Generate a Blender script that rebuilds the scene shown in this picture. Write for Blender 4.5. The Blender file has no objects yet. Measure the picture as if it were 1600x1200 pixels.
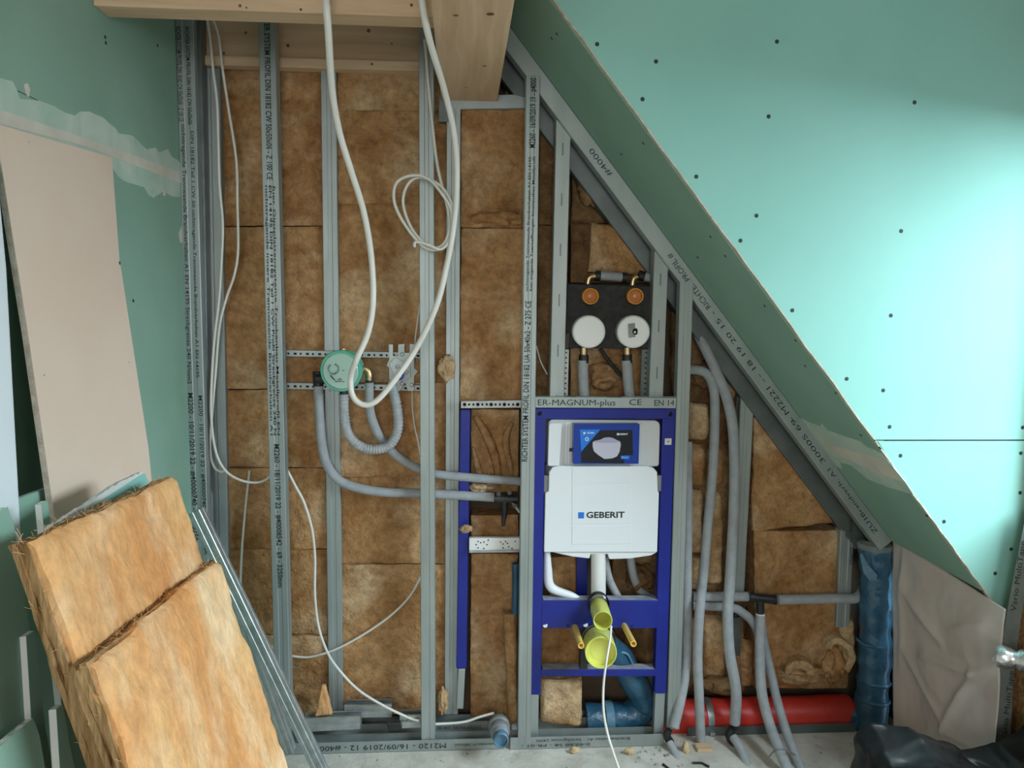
import bpy, math, random
from mathutils import Vector, Matrix, noise
V = Vector
D = bpy.data
SC = bpy.context.scene
COL = SC.collection

# ------------------------------------------------------------------ camera
CAM = V((0.0, -2.62, 1.60))
YAW, PITCH, ROLL, F = math.radians(3.7), math.radians(6.0), math.radians(0.6), 1200.0
FW = V((math.sin(YAW) * math.cos(PITCH), math.cos(YAW) * math.cos(PITCH), -math.sin(PITCH)))
R0 = V((math.cos(YAW), -math.sin(YAW), 0))
U0 = R0.cross(FW)
RT = R0 * math.cos(ROLL) + U0 * math.sin(ROLL)
UP = U0 * math.cos(ROLL) - R0 * math.sin(ROLL)
cd = D.cameras.new('camera')
cam = D.objects.new('camera', cd)
COL.objects.link(cam)
M3 = Matrix((RT, UP, -FW)).transposed().to_4x4()
M3.translation = CAM
cam.matrix_world = M3
cd.sensor_width = 36
cd.lens = 36 * F / 1600
cd.clip_start = 0.05
SC.camera = cam

# ------------------------------------------------------------------ light
SC.view_settings.view_transform = 'Standard'
SC.view_settings.look = 'None'
SC.view_settings.gamma = 1
SC.view_settings.use_curve_mapping = False
SC.view_settings.exposure = 0.22
W = D.worlds.new('overcast_sky')
SC.world = W
W.use_nodes = True
bgn = W.node_tree.nodes['Background']
bgn.inputs[0].default_value = (0.80, 0.92, 1.0, 1)
bgn.inputs[1].default_value = 1.0


def area(name, loc, target, sx, sy, power, col):
    l = D.lights.new(name, 'AREA')
    l.shape = 'RECTANGLE'
    l.size, l.size_y, l.energy, l.color = sx, sy, power, col
    o = D.objects.new(name, l)
    COL.objects.link(o)
    o.location = loc
    o.rotation_euler = (V(target) - V(loc)).to_track_quat('-Z', 'Y').to_euler()
    return o


# daylight through the dormer window (right, just past the cheek) and an added soft fill behind the camera
area('dormer_window_daylight', (2.75, -1.75, 2.65), (1.0, -1.15, 1.15), 2.2, 2.0, 335, (0.74, 0.92, 1.0))
area('rear_fill_light', (-0.15, -4.75, 1.82), (-0.1, 0, 1.2), 1.3, 1.1, 38, (1.0, 0.96, 0.92))

# ------------------------------------------------------------------ picking points


def ray(px, py):
    return (FW * F + RT * (px - 800) - UP * (py - 600)).normalized()


def onp(px, py, p, n):
    d = ray(px, py)
    n = V(n)
    return CAM + d * ((V(p) - CAM).dot(n) / d.dot(n))


def at(px, py, y=0.0):
    return onp(px, py, (0, y, 0), (0, 1, 0))


def atx(px, py, x):
    return onp(px, py, (x, 0, 0), (1, 0, 0))


def atz(px, py, z):
    return onp(px, py, (0, 0, z), (0, 0, 1))


# ------------------------------------------------------------------ materials


def lin(c):
    return tuple((x / 255 / 12.92 if x / 255 <= 0.04045 else ((x / 255 + 0.055) / 1.055) ** 2.4) for x in c)


MATS = {}


def mat(name, c1, c2=None, rough=0.6, metal=0.0, scale=8.0, detail=5.0, bump=0.0, bscale=60.0, stretch=(1, 1, 1),
        lo=0.35, hi=0.65, trans=0.0, spec=0.5, alpha=1.0, c3=None, c3s=3.0, c3lo=0.55, c3hi=0.7, dist=0.0, rand=False, coat=0.0, sss=0.0, fine=0.0):
    m = D.materials.new(name)
    m.use_nodes = True
    nt = m.node_tree
    N, L = nt.nodes, nt.links
    b = N['Principled BSDF']
    b.inputs['Roughness'].default_value = rough
    b.inputs['Metallic'].default_value = metal
    b.inputs['Specular IOR Level'].default_value = spec
    b.inputs['Transmission Weight'].default_value = trans
    b.inputs['Coat Weight'].default_value = coat
    b.inputs['Alpha'].default_value = alpha
    b.inputs['Base Color'].default_value = (*c1, 1)
    tc = N.new('ShaderNodeTexCoord')
    mp = N.new('ShaderNodeMapping')
    L.new(tc.outputs['Object'], mp.inputs[0])
    mp.inputs['Scale'].default_value = stretch
    if rand:
        oi = N.new('ShaderNodeObjectInfo')
        mu = N.new('ShaderNodeMath')
        mu.operation = 'MULTIPLY'
        mu.inputs[1].default_value = 37.0
        L.new(oi.outputs['Random'], mu.inputs[0])
        L.new(mu.outputs[0], mp.inputs['Location'])
    if c2:
        n = N.new('ShaderNodeTexNoise')
        n.inputs['Scale'].default_value = scale
        n.inputs['Detail'].default_value = detail
        n.inputs['Distortion'].default_value = dist
        L.new(mp.outputs[0], n.inputs['Vector'])
        r = N.new('ShaderNodeValToRGB')
        r.color_ramp.elements[0].position = lo
        r.color_ramp.elements[1].position = hi
        r.color_ramp.elements[0].color = (*c1, 1)
        r.color_ramp.elements[1].color = (*c2, 1)
        L.new(n.outputs['Fac'], r.inputs[0])
        out = r.outputs[0]
        if c3:
            n3 = N.new('ShaderNodeTexNoise')
            n3.inputs['Scale'].default_value = c3s
            n3.inputs['Detail'].default_value = 6
            n3.inputs['Distortion'].default_value = dist * 0.5
            L.new(mp.outputs[0], n3.inputs['Vector'])
            mr = N.new('ShaderNodeMapRange')
            mr.inputs['From Min'].default_value = c3lo
            mr.inputs['From Max'].default_value = c3hi
            L.new(n3.outputs['Fac'], mr.inputs['Value'])
            mx = N.new('ShaderNodeMixRGB')
            L.new(mr.outputs[0], mx.inputs[0])
            L.new(out, mx.inputs[1])
            mx.inputs[2].default_value = (*c3, 1)
            out = mx.outputs[0]
        if fine:
            nf = N.new('ShaderNodeTexNoise')
            nf.inputs['Scale'].default_value = 38
            nf.inputs['Detail'].default_value = 8
            nf.inputs['Roughness'].default_value = 0.7
            L.new(mp.outputs[0], nf.inputs['Vector'])
            mf = N.new('ShaderNodeMapRange')
            mf.inputs['From Min'].default_value = 0.3
            mf.inputs['From Max'].default_value = 0.7
            mf.inputs['To Min'].default_value = 1 - fine
            mf.inputs['To Max'].default_value = 1 + fine * 0.55
            L.new(nf.outputs['Fac'], mf.inputs['Value'])
            ml = N.new('ShaderNodeVectorMath')
            ml.operation = 'SCALE'
            L.new(out, ml.inputs[0])
            L.new(mf.outputs[0], ml.inputs['Scale'])
            out = ml.outputs[0]
        L.new(out, b.inputs['Base Color'])
    if bump:
        nb = N.new('ShaderNodeTexNoise')
        nb.inputs['Scale'].default_value = bscale
        nb.inputs['Detail'].default_value = 6
        nb.inputs['Distortion'].default_value = dist
        L.new(mp.outputs[0], nb.inputs['Vector'])
        bp = N.new('ShaderNodeBump')
        bp.inputs['Strength'].default_value = bump
        bp.inputs['Distance'].default_value = 0.01
        L.new(nb.outputs['Fac'], bp.inputs['Height'])
        L.new(bp.outputs[0], b.inputs['Normal'])
    MATS[name] = m
    return m


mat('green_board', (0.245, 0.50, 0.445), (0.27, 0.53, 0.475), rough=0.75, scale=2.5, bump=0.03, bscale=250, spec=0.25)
mat('green_board_shaded', (0.235, 0.385, 0.305), (0.27, 0.43, 0.345), rough=0.8, scale=3, bump=0.04, bscale=200, spec=0.25)  # same green board made greyer and darker; shade put into its colour
mat('gypsum', (0.42, 0.37, 0.30), (0.58, 0.53, 0.46), rough=0.95, scale=40, bump=0.3, bscale=150)
mat('beige_board', lin((220, 196, 178)), lin((226, 205, 188)), rough=0.85, scale=2, bump=0.03, bscale=220, spec=0.2)
mat('filler', (0.40, 0.55, 0.46), (0.56, 0.64, 0.55), rough=0.85, scale=9, lo=0.3, hi=0.7, dist=1.0, bump=0.08, bscale=30)
mat('filler_strip', (0.60, 0.56, 0.47), (0.68, 0.64, 0.56), rough=0.85, scale=12, bump=0.05, bscale=30)
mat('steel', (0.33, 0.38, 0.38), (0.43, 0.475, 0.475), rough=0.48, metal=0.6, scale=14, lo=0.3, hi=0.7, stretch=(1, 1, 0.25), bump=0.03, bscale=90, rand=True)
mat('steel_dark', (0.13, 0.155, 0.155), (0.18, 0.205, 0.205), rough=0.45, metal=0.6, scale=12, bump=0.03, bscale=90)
mat('zinc', (0.34, 0.37, 0.37), (0.46, 0.49, 0.49), rough=0.4, metal=0.65, scale=30, bump=0.04, bscale=90)
mat('print_ink', (0.018, 0.03, 0.03), rough=0.7)
mat('print_ink_blue', (0.03, 0.045, 0.08), rough=0.7)
mat('black_plastic', (0.012, 0.014, 0.015), (0.025, 0.027, 0.028), rough=0.45, scale=20)
mat('black_rubber', (0.015, 0.015, 0.015), (0.035, 0.035, 0.035), rough=0.7, scale=40, bump=0.2)
mat('void', (0.006, 0.006, 0.006), rough=0.9)
mat('wall_dark', (0.10, 0.075, 0.05), (0.15, 0.11, 0.07), rough=0.95, scale=6)
WOOL = dict(rough=1.0, spec=0.03, bump=0.9, bscale=55, dist=0.8, rand=True, fine=0.42)
mat('wool', (0.37, 0.185, 0.075), (0.56, 0.33, 0.16), scale=7, detail=9, lo=0.34, hi=0.68, c3=(0.66, 0.47, 0.285), c3s=4.5, c3lo=0.5, c3hi=0.74, **WOOL)
mat('wool_pale', (0.44, 0.26, 0.125), (0.62, 0.42, 0.23), scale=7, c3=(0.68, 0.50, 0.31), c3s=3, c3lo=0.45, c3hi=0.65, **WOOL)
mat('wool_shaded', (0.15, 0.082, 0.038), (0.28, 0.165, 0.08), scale=9, c3=(0.36, 0.23, 0.12), c3s=4, c3lo=0.5, c3hi=0.7, **WOOL)  # the same wool darkened, deep shade put into its colour
mat('wool_lit', (0.66, 0.30, 0.115), (0.80, 0.475, 0.22), scale=4, detail=8, lo=0.33, hi=0.68, c3=(0.85, 0.60, 0.37), c3s=5.5, c3lo=0.48, c3hi=0.72,  # the same wool brightened, window light on the near batts put into its colour
    rough=1.0, spec=0.03, bump=0.6, bscale=45, dist=0.7, rand=True, stretch=(1.4, 1.2, 0.7), fine=0.25)
mat('wool_edge', (0.24, 0.125, 0.05), (0.48, 0.30, 0.15), scale=12, rough=1.0, spec=0.03, bump=1.0, bscale=30, dist=0.8, stretch=(4, 1, 0.35), fine=0.4)
for ax, s in (('x', (0.7, 9, 9)), ('y', (9, 0.7, 9))):
    mat('wood_' + ax, (0.60, 0.40, 0.25), (0.76, 0.56, 0.385), rough=0.7, scale=3.2, lo=0.3, hi=0.7, stretch=s, bump=0.12, bscale=9, dist=0.6, spec=0.2,
        c3=(0.40, 0.24, 0.12), c3s=1.3, c3lo=0.66, c3hi=0.78)
mat('knot', (0.12, 0.05, 0.022), (0.24, 0.12, 0.05), rough=0.7, scale=60)
mat('foam', (0.33, 0.355, 0.385), (0.40, 0.425, 0.455), rough=0.75, scale=26, bump=0.25, bscale=120, spec=0.3)
mat('corrugated', (0.34, 0.36, 0.38), (0.44, 0.46, 0.48), rough=0.5, scale=40, bump=0.3, bscale=80)
mat('cable_white', (0.72, 0.71, 0.66), (0.78, 0.77, 0.73), rough=0.4, scale=6)
mat('blue_paint', (0.004, 0.014, 0.22), (0.007, 0.020, 0.27), rough=0.4, scale=5, spec=0.5)
mat('dust', (0.26, 0.28, 0.36), (0.42, 0.43, 0.48), rough=0.95, scale=30)
mat('cistern_white', (0.80, 0.85, 0.91), (0.84, 0.88, 0.93), rough=0.42, scale=3)
mat('cistern_grey', (0.60, 0.63, 0.64), (0.66, 0.69, 0.70), rough=0.4, scale=3)
mat('white_plastic', (0.80, 0.81, 0.82), (0.84, 0.85, 0.86), rough=0.4, scale=5)
mat('grey_cap', (0.20, 0.21, 0.22), rough=0.5)
mat('logo_blue', (0.01, 0.19, 0.75), rough=0.4)
mat('box_blue', (0.012, 0.05, 0.33), rough=0.3)
mat('box_black', (0.012, 0.013, 0.02), rough=0.3)
mat('box_pale', (0.56, 0.55, 0.68), rough=0.35)
mat('box_pale_shade', (0.40, 0.39, 0.54), rough=0.35)
mat('white_ink', (0.75, 0.77, 0.8), rough=0.5)
mat('yellow_plastic', (0.66, 0.68, 0.13), (0.72, 0.74, 0.18), rough=0.35, scale=4, sss=0.1)
mat('yellow_dark', (0.42, 0.42, 0.06), rough=0.4)
mat('orange_plastic', (0.72, 0.29, 0.008), (0.78, 0.34, 0.015), rough=0.35, scale=4)
mat('orange_dark', (0.55, 0.18, 0.006), (0.62, 0.22, 0.01), rough=0.5, scale=30)
mat('gold_rod', (0.78, 0.50, 0.09), (0.86, 0.58, 0.14), rough=0.35, scale=4)
mat('teal_plastic', (0.10, 0.50, 0.36), (0.13, 0.56, 0.42), rough=0.3, scale=4)
mat('clear_cap', (0.42, 0.64, 0.56), (0.50, 0.70, 0.63), rough=0.2, scale=6, coat=0.4)
mat('brass', (0.60, 0.42, 0.22), (0.74, 0.56, 0.34), rough=0.3, metal=0.9, scale=20)
mat('red_plastic', (0.55, 0.028, 0.02), (0.63, 0.045, 0.033), rough=0.42, scale=5, c3=(0.50, 0.12, 0.10), c3s=7, c3lo=0.6, c3hi=0.8)
mat('blue_wrap', (0.018, 0.075, 0.14), (0.035, 0.125, 0.215), rough=0.3, scale=9, bump=0.5, bscale=26, dist=1.0, coat=0.3)
mat('blue_wrap_pale', (0.09, 0.20, 0.30), (0.16, 0.30, 0.42), rough=0.4, scale=9, bump=0.5, bscale=26, dist=1.0)
mat('foil_pe', (0.62, 0.54, 0.51), (0.68, 0.60, 0.565), rough=0.24, scale=4, spec=0.6, coat=0.4, bump=0.12, bscale=14)
mat('tape_grey', (0.17, 0.20, 0.20), (0.22, 0.25, 0.25), rough=0.6, scale=20)
mat('bag_black', (0.006, 0.007, 0.008), (0.014, 0.015, 0.017), rough=0.36, scale=8, spec=0.35, bump=0.1, bscale=14, dist=1.2)
mat('alu_foil', (0.62, 0.65, 0.68), (0.80, 0.82, 0.84), rough=0.28, metal=0.85, scale=20, bump=0.5, bscale=40)
mat('concrete', (0.50, 0.47, 0.42), (0.68, 0.65, 0.59), rough=0.95, scale=9, bump=0.3, bscale=60, c3=(0.40, 0.37, 0.33), c3s=14, c3lo=0.58, c3hi=0.75)
mat('osb', (0.30, 0.14, 0.055), (0.52, 0.30, 0.13), rough=0.8, scale=26, lo=0.4, hi=0.6, stretch=(1, 2.2, 1), dist=2.0)
mat('plaster_white', (0.62, 0.62, 0.60), (0.68, 0.68, 0.66), rough=0.9, scale=3)
mat('panel_white', (0.74, 0.80, 0.84), (0.80, 0.86, 0.89), rough=0.35, scale=2)
mat('rubble', (0.20, 0.19, 0.18), (0.46, 0.44, 0.41), rough=0.95, scale=50, bump=0.4)
mat('straw', (0.55, 0.40, 0.22), (0.70, 0.55, 0.33), rough=0.95, scale=40)
mat('paper_label', (0.70, 0.70, 0.70), rough=0.6)
mat('paper_grey', (0.22, 0.23, 0.24), (0.35, 0.36, 0.37), rough=0.6, scale=60)
m = mat('window_glass', (0.9, 0.95, 0.95), rough=0.02)
nt = m.node_tree
tr = nt.nodes.new('ShaderNodeBsdfTransparent')
gl = nt.nodes.new('ShaderNodeBsdfGlossy')
gl.inputs['Roughness'].default_value = 0.02
mx = nt.nodes.new('ShaderNodeMixShader')
mx.inputs[0].default_value = 0.06
nt.links.new(tr.outputs[0], mx.inputs[1])
nt.links.new(gl.outputs[0], mx.inputs[2])
nt.links.new(mx.outputs[0], nt.nodes['Material Output'].inputs[0])

# ------------------------------------------------------------------ objects and meshes
BASE = {}          # world location of every object built, by name


def tagit(o, label=None, cat=None, group=None, kind=None):
    if label:
        o['label'] = label
    if cat:
        o['category'] = cat
    if group:
        o['group'] = group
    if kind:
        o['kind'] = kind
    return o


def thing(name, label, cat, loc, group=None, kind=None):
    o = D.objects.new(name, None)
    COL.objects.link(o)
    o.empty_display_size = 0.02
    o.location = loc
    BASE[o.name] = V(loc)
    return tagit(o, label, cat, group, kind)


class MB:
    def __init__(s):
        s.v, s.f, s.sm = [], [], []

    def add(s, vs, fs, smooth=False):
        k = len(s.v)
        s.v += [V(p) for p in vs]
        for f in fs:
            s.f.append([i + k for i in f])
            s.sm.append(smooth)
        return s

    def hexa(s, a, b):
        """two quads of four points, b behind a"""
        vs = list(a) + list(b)
        return s.add(vs, [(0, 1, 2, 3), (7, 6, 5, 4), (0, 4, 5, 1), (1, 5, 6, 2), (2, 6, 7, 3), (3, 7, 4, 0)])

    def box(s, lo, hi):
        x0, y0, z0 = lo
        x1, y1, z1 = hi
        return s.hexa([(x0, y0, z1), (x1, y0, z1), (x1, y0, z0), (x0, y0, z0)], [(x0, y1, z1), (x1, y1, z1), (x1, y1, z0), (x0, y1, z0)])

    def obox(s, c, rx, ry, rz):
        """box about c with half-axes rx, ry, rz"""
        c, rx, ry, rz = V(c), V(rx), V(ry), V(rz)
        q = lambda y: [c + y - rx + rz, c + y + rx + rz, c + y + rx - rz, c + y - rx - rz]
        return s.hexa(q(-ry), q(ry))

    def prism(s, pts, off):
        """polygon pts extruded by off"""
        pts = [V(p) for p in pts]
        off = V(off)
        n = len(pts)
        s.add(pts + [p + off for p in pts], [tuple(range(n)), tuple(range(2 * n - 1, n - 1, -1))] + [(i, i + n, (i + 1) % n + n, (i + 1) % n) for i in range(n)])
        return s

    def tube(s, pts, r, n=12, caps=True, rf=None, hollow=0.0):
        pts = [V(p) for p in pts]
        m = len(pts)
        t0 = (pts[1] - pts[0]).normalized()
        a = t0.orthogonal().normalized()
        vs = []
        rings = []
        for i, p in enumerate(pts):
            t = (pts[min(i + 1, m - 1)] - pts[max(i - 1, 0)]).normalized()
            a = (a - t * a.dot(t))
            a = a.normalized() if a.length > 1e-6 else t.orthogonal().normalized()
            b = t.cross(a)
            rr = rf(i / (m - 1)) if rf else r
            rings.append([p + (a * math.cos(2 * math.pi * k / n) + b * math.sin(2 * math.pi * k / n)) * rr for k in range(n)])
        for q in rings:
            vs += q
        fs = [(i * n + k, i * n + (k + 1) % n, (i + 1) * n + (k + 1) % n, (i + 1) * n + k) for i in range(m - 1) for k in range(n)]
        s.add(vs, fs, True)
        if caps:
            s.add(rings[0], [tuple(range(n - 1, -1, -1))])
            s.add(rings[-1], [tuple(range(n))])
        return s

    def lathe(s, prof, o, ax, n=28, smooth=True):
        """prof = [(radius, height along ax)]"""
        o, ax = V(o), V(ax).normalized()
        a = ax.orthogonal().normalized()
        b = ax.cross(a)
        for (r0, h0), (r1, h1) in zip(prof, prof[1:]):
            vs = []
            for r, h in ((r0, h0), (r1, h1)):
                vs += [o + ax * h + (a * math.cos(2 * math.pi * k / n) + b * math.sin(2 * math.pi * k / n)) * max(r, 1e-5) for k in range(n)]
            s.add(vs, [(k, (k + 1) % n, n + (k + 1) % n, n + k) for k in range(n)], smooth)
        return s

    def cyl(s, p0, p1, r, n=20):
        return s.tube([p0, p1], r, n)

    def build(s, name, m, parent=None, base=None, bevel=0, seg=2, label=None, cat=None, group=None, kind=None):
        me = D.meshes.new(name)
        if parent is not None:
            pb = BASE[parent.name]
        else:
            pb = V((0, 0, 0))
        if base is None:
            if parent is None:
                xs = [p.x for p in s.v]
                ys = [p.y for p in s.v]
                base = V(((min(xs) + max(xs)) / 2, (min(ys) + max(ys)) / 2, min(p.z for p in s.v)))
            else:
                base = pb
        base = V(base)
        me.from_pydata([p - base for p in s.v], [], s.f)
        me.polygons.foreach_set('use_smooth', s.sm)
        me.materials.append(MATS[m])
        o = D.objects.new(name, me)
        COL.objects.link(o)
        o.location = base - pb
        BASE[o.name] = base
        if parent is not None:
            o.parent = parent
        me.update()
        if bevel:
            bv = o.modifiers.new('bevel', 'BEVEL')
            bv.width = bevel
            bv.segments = seg
            bv.limit_method = 'ANGLE'
            bv.angle_limit = math.radians(40)
        return tagit(o, label, cat, group, kind)


def smooth_path(pts, n=8):
    """Catmull-Rom through pts"""
    pts = [V(p) for p in pts]
    q = [pts[0] * 2 - pts[1]] + pts + [pts[-1] * 2 - pts[-2]]
    out = []
    for i in range(1, len(q) - 2):
        a, b, c, d = q[i - 1:i + 3]
        for k in range(n):
            t = k / n
            out.append(0.5 * ((2 * b) + (c - a) * t + (2 * a - 5 * b + 4 * c - d) * t * t + (3 * b - a - 3 * c + d) * t ** 3))
    out.append(pts[-1])
    return out


def path(px, y, n=8):
    """pixel polyline -> smooth world path; y a depth or a list of depths"""
    ys = y if isinstance(y, (list, tuple)) else [y] * len(px)
    if len(ys) == 2 and len(px) != 2:
        ys = [ys[0] + (ys[1] - ys[0]) * i / (len(px) - 1) for i in range(len(px))]
    return smooth_path([at(a, b, c) for (a, b), c in zip(px, ys)], n)


def lettering(name, body, centre, right, up, h, m, parent, width=None, bold=0.0, shear=0.0, label=None, spacing=1.0):
    cu = D.curves.new('tmp', 'FONT')
    cu.body = body
    cu.size = 1.0
    cu.offset = bold
    cu.shear = shear
    cu.resolution_u = 2
    cu.space_character = spacing
    cu.align_x = 'CENTER'
    cu.align_y = 'CENTER'
    to = D.objects.new('tmp', cu)
    COL.objects.link(to)
    dg = bpy.context.evaluated_depsgraph_get()
    me = D.meshes.new_from_object(to.evaluated_get(dg))
    D.objects.remove(to)
    D.curves.remove(cu)
    xs = [v.co.x for v in me.vertices]
    if not xs:
        return None
    wdt = max(xs) - min(xs)
    mid = (max(xs) + min(xs)) / 2
    sx = (width / wdt) if width else h
    right, up = V(right).normalized(), V(up).normalized()
    base = BASE[parent.name]
    for v in me.vertices:
        v.co = V(centre) + right * ((v.co.x - mid) * sx) + up * (v.co.y * h) - base
    me.materials.clear()
    me.materials.append(MATS[m])
    me.name = name
    o = D.objects.new(name, me)
    COL.objects.link(o)
    o.parent = parent
    BASE[o.name] = base
    return tagit(o, label)


def fbm(p, sc, oc=4):
    return noise.fractal(V(p) * sc, 1.0, 2.0, oc)


def batt(q, back, nu=None, nv=None, amp=0.008, edge=0.006, rnd=0.012, seed=0, m='wool', parent=None, name='mineral_wool_batt', label=None, cat='insulation', group=None, kind=None, rough_back=False):
    """soft slab: front quad q = TL, TR, BR, BL (3D), thickness vector back; noisy face, ragged rounded rim"""
    q = [V(p) for p in q]
    back = V(back)
    nrm = -back.normalized()
    W_ = max((q[1] - q[0]).length, (q[2] - q[3]).length)
    H_ = max((q[3] - q[0]).length, (q[2] - q[1]).length)
    nu = nu or max(6, min(60, int(W_ / 0.011)))
    nv = nv or max(6, min(110, int(H_ / 0.011)))
    ex, ey = (q[1] - q[0]).normalized(), (q[0] - q[3]).normalized()
    so = V((seed * 7.3, seed * 3.1, seed * 5.7))
    g = []
    for j in range(nv + 1):
        for i in range(nu + 1):
            u, v = i / nu, j / nv
            p = (q[0] * (1 - u) + q[1] * u) * (1 - v) + (q[3] * (1 - u) + q[2] * u) * v
            du = min(u, 1 - u) * W_
            dv = min(v, 1 - v) * H_
            s = p + so
            h = fbm(s, 5, 3) * amp + fbm(s, 22, 4) * amp * 0.55 - abs(noise.noise(s * 9)) * amp * 0.8
            e = 0.0
            for d_ in (du, dv):
                if d_ < rnd:
                    t = 1 - d_ / rnd
                    e += (1 - math.sqrt(max(0, 1 - t * t))) * rnd
            p = p + nrm * (h - e)
            wob = max(0, 1 - du / 0.03) * (1 if u < 0.5 else -1)
            p = p + ex * (wob * (fbm(s + V((9, 2, 4)), 9, 4) * edge + edge * 0.4))
            wob = max(0, 1 - dv / 0.03) * (-1 if v < 0.5 else 1)
            p = p + ey * (wob * (fbm(s + V((3, 8, 1)), 9, 4) * edge + edge * 0.4))
            g.append(p)
    mb = MB()
    w = nu + 1
    fs = [(j * w + i, (j + 1) * w + i, (j + 1) * w + i + 1, j * w + i + 1) for j in range(nv) for i in range(nu)]
    mb.add(g, fs, True)
    ring = [i for i in range(w)] + [j * w + nu for j in range(1, nv + 1)] + [nv * w + i for i in range(nu - 1, -1, -1)] + [j * w for j in range(nv - 1, 0, -1)]
    rp = [g[i] for i in ring]
    L_ = len(rp)
    nb = 6 if back.length > 0.03 else 2
    rows = []
    cen = (q[0] + q[1] + q[2] + q[3]) / 4
    for k in range(nb + 1):
        t = k / nb
        row = []
        for p in rp:
            s = (p + so) * 1.0 + back * t * 3
            out = (p - cen).normalized()
            row.append(p + back * t + out * (fbm(s, 30, 3) * 0.006 * math.sin(math.pi * t)))
        rows.append(row)
    vs = [p for r_ in rows for p in r_]
    fs = [(k * L_ + i, k * L_ + (i + 1) % L_, (k + 1) * L_ + (i + 1) % L_, (k + 1) * L_ + i) for k in range(nb) for i in range(L_)]
    mb.add(vs, fs, True)
    mb.add(rows[-1], [tuple(range(L_ - 1, -1, -1))])
    o = mb.build(name, m, parent, label=label, cat=cat, group=group, kind=kind)
    return o


def lump(c, rad, seed, m='wool_shaded', name='mineral_wool_scrap', label=None, cat='insulation', group=None, amp=0.42, sub=5, parent=None, ridge=0.8):
    """crumpled lump"""
    import bmesh
    bm = bmesh.new()
    bmesh.ops.create_icosphere(bm, subdivisions=sub, radius=1)
    c = V(c)
    mb = MB()
    so = V((seed * 1.7, seed * 2.9, seed * 0.7))
    vs = []
    for v in bm.verts:
        p = v.co.copy()
        s0 = p + so
        q = s0 + V((noise.noise(s0 * 1.1), noise.noise(s0 * 1.1 + V((7, 1, 3))), noise.noise(s0 * 1.1 + V((2, 9, 5))))) * 0.9
        n = noise.noise(q * 1.1) * amp * 1.2 + (0.35 - abs(noise.noise(V((q.x * 2.6, q.y * 2.2, q.z * 1.1))))) * amp * ridge + (0.3 - abs(noise.noise(V((q.x * 6, q.y * 5, q.z * 2.2))))) * amp * 0.35 + fbm(s0, 9, 3) * amp * 0.08
        p = p * (1 + n)
        vs.append(c + V((p.x * rad[0], p.y * rad[1], p.z * rad[2])))
    mb.add(vs, [tuple(v.index for v in f.verts) for f in bm.faces], True)
    bm.free()
    return mb.build(name, m, parent, label=label, cat=cat, group=group)


def wool_curl(c, rad, a0, a1, shrink, depth, seed, m, label, squash=1.0, th=0.014):
    """sheet of wool rolled about an axis that points at the viewer"""
    c = V(c)
    vs, nu, nv = [], 46, 16
    for i in range(nu + 1):
        u = i / nu
        a = a0 + (a1 - a0) * u
        r = rad * (1 - shrink * u)
        for j in range(nv + 1):
            v = j / nv - 0.5
            p = V((math.cos(a) * r, v * depth, math.sin(a) * r * squash))
            s = p + V((seed, seed * 2, 0))
            k = 1 + 0.22 * noise.noise(s * 14) + 0.10 * noise.noise(s * 40)
            vs.append(c + V((p.x * k, p.y + 0.012 * noise.noise(s * 20), p.z * k)))
    w = nv + 1
    o = MB().add(vs, [(i * w + j, i * w + j + 1, (i + 1) * w + j + 1, (i + 1) * w + j) for i in range(nu) for j in range(nv)], True).build('mineral_wool_fold', m, label=label, cat='insulation')
    sl = o.modifiers.new('thick', 'SOLIDIFY')
    sl.thickness = th
    sl.offset = 0
    sb = o.modifiers.new('soft', 'SUBSURF')
    sb.levels = sb.render_levels = 1
    return o

# ================================================================== the shell
XL, XR, YC, ZC = -0.92, 1.662, -0.50, 2.63
rng = random.Random(5)

fl = thing('floor', None, None, (0, 0, 0), kind='structure')
mb = MB()
mb.box((XL - 0.1, -4.7, -0.06), (XR + 0.3, 0.3, 0.0))
mb.build('screed', 'concrete', fl)
mb = MB()
mb.box((XL - 0.1, 0.23, 0.0), (XR + 0.4, 0.30, ZC + 0.1))
mb.build('wall_back', 'wall_dark', kind='structure')

# left wall: two plasterboards behind a filled joint
wl = thing('wall_left', None, None, (XL, -2, 0), kind='structure')
zj = 2.025
yend = atx(288, 400, XL).y
MB().box((XL - 0.0125, -4.6, zj + 0.002), (XL, yend, ZC)).build('plasterboard', 'green_board_shaded', wl)
MB().box((XL - 0.0125, -4.6, 0.0), (XL, yend, zj)).build('plasterboard', 'green_board_shaded', wl)
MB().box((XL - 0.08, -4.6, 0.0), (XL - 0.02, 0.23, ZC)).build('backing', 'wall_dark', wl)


def sheet(pts2, picker, off, th, m, name, parent, wob=0.0, label=None):
    """thin raised sheet with the outline of pixel points on a plane"""
    pts = [picker(*p) for p in pts2]
    fin = []
    for i, p in enumerate(pts):
        nxt = pts[(i + 1) % len(pts)]
        for k in range(4):
            q = p.lerp(nxt, k / 4)
            if wob:
                q = q + V((0, fbm(q, 30) * wob, fbm(q + V((5, 5, 5)), 30) * wob)) if abs(V(off).normalized().x) > 0.9 else q + V((fbm(q, 30) * wob, fbm(q, 26) * wob, 0))
            fin.append(q + V(off))
    return MB().prism(fin, -V(off).normalized() * th).build(name, m, parent, label=label)


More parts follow.
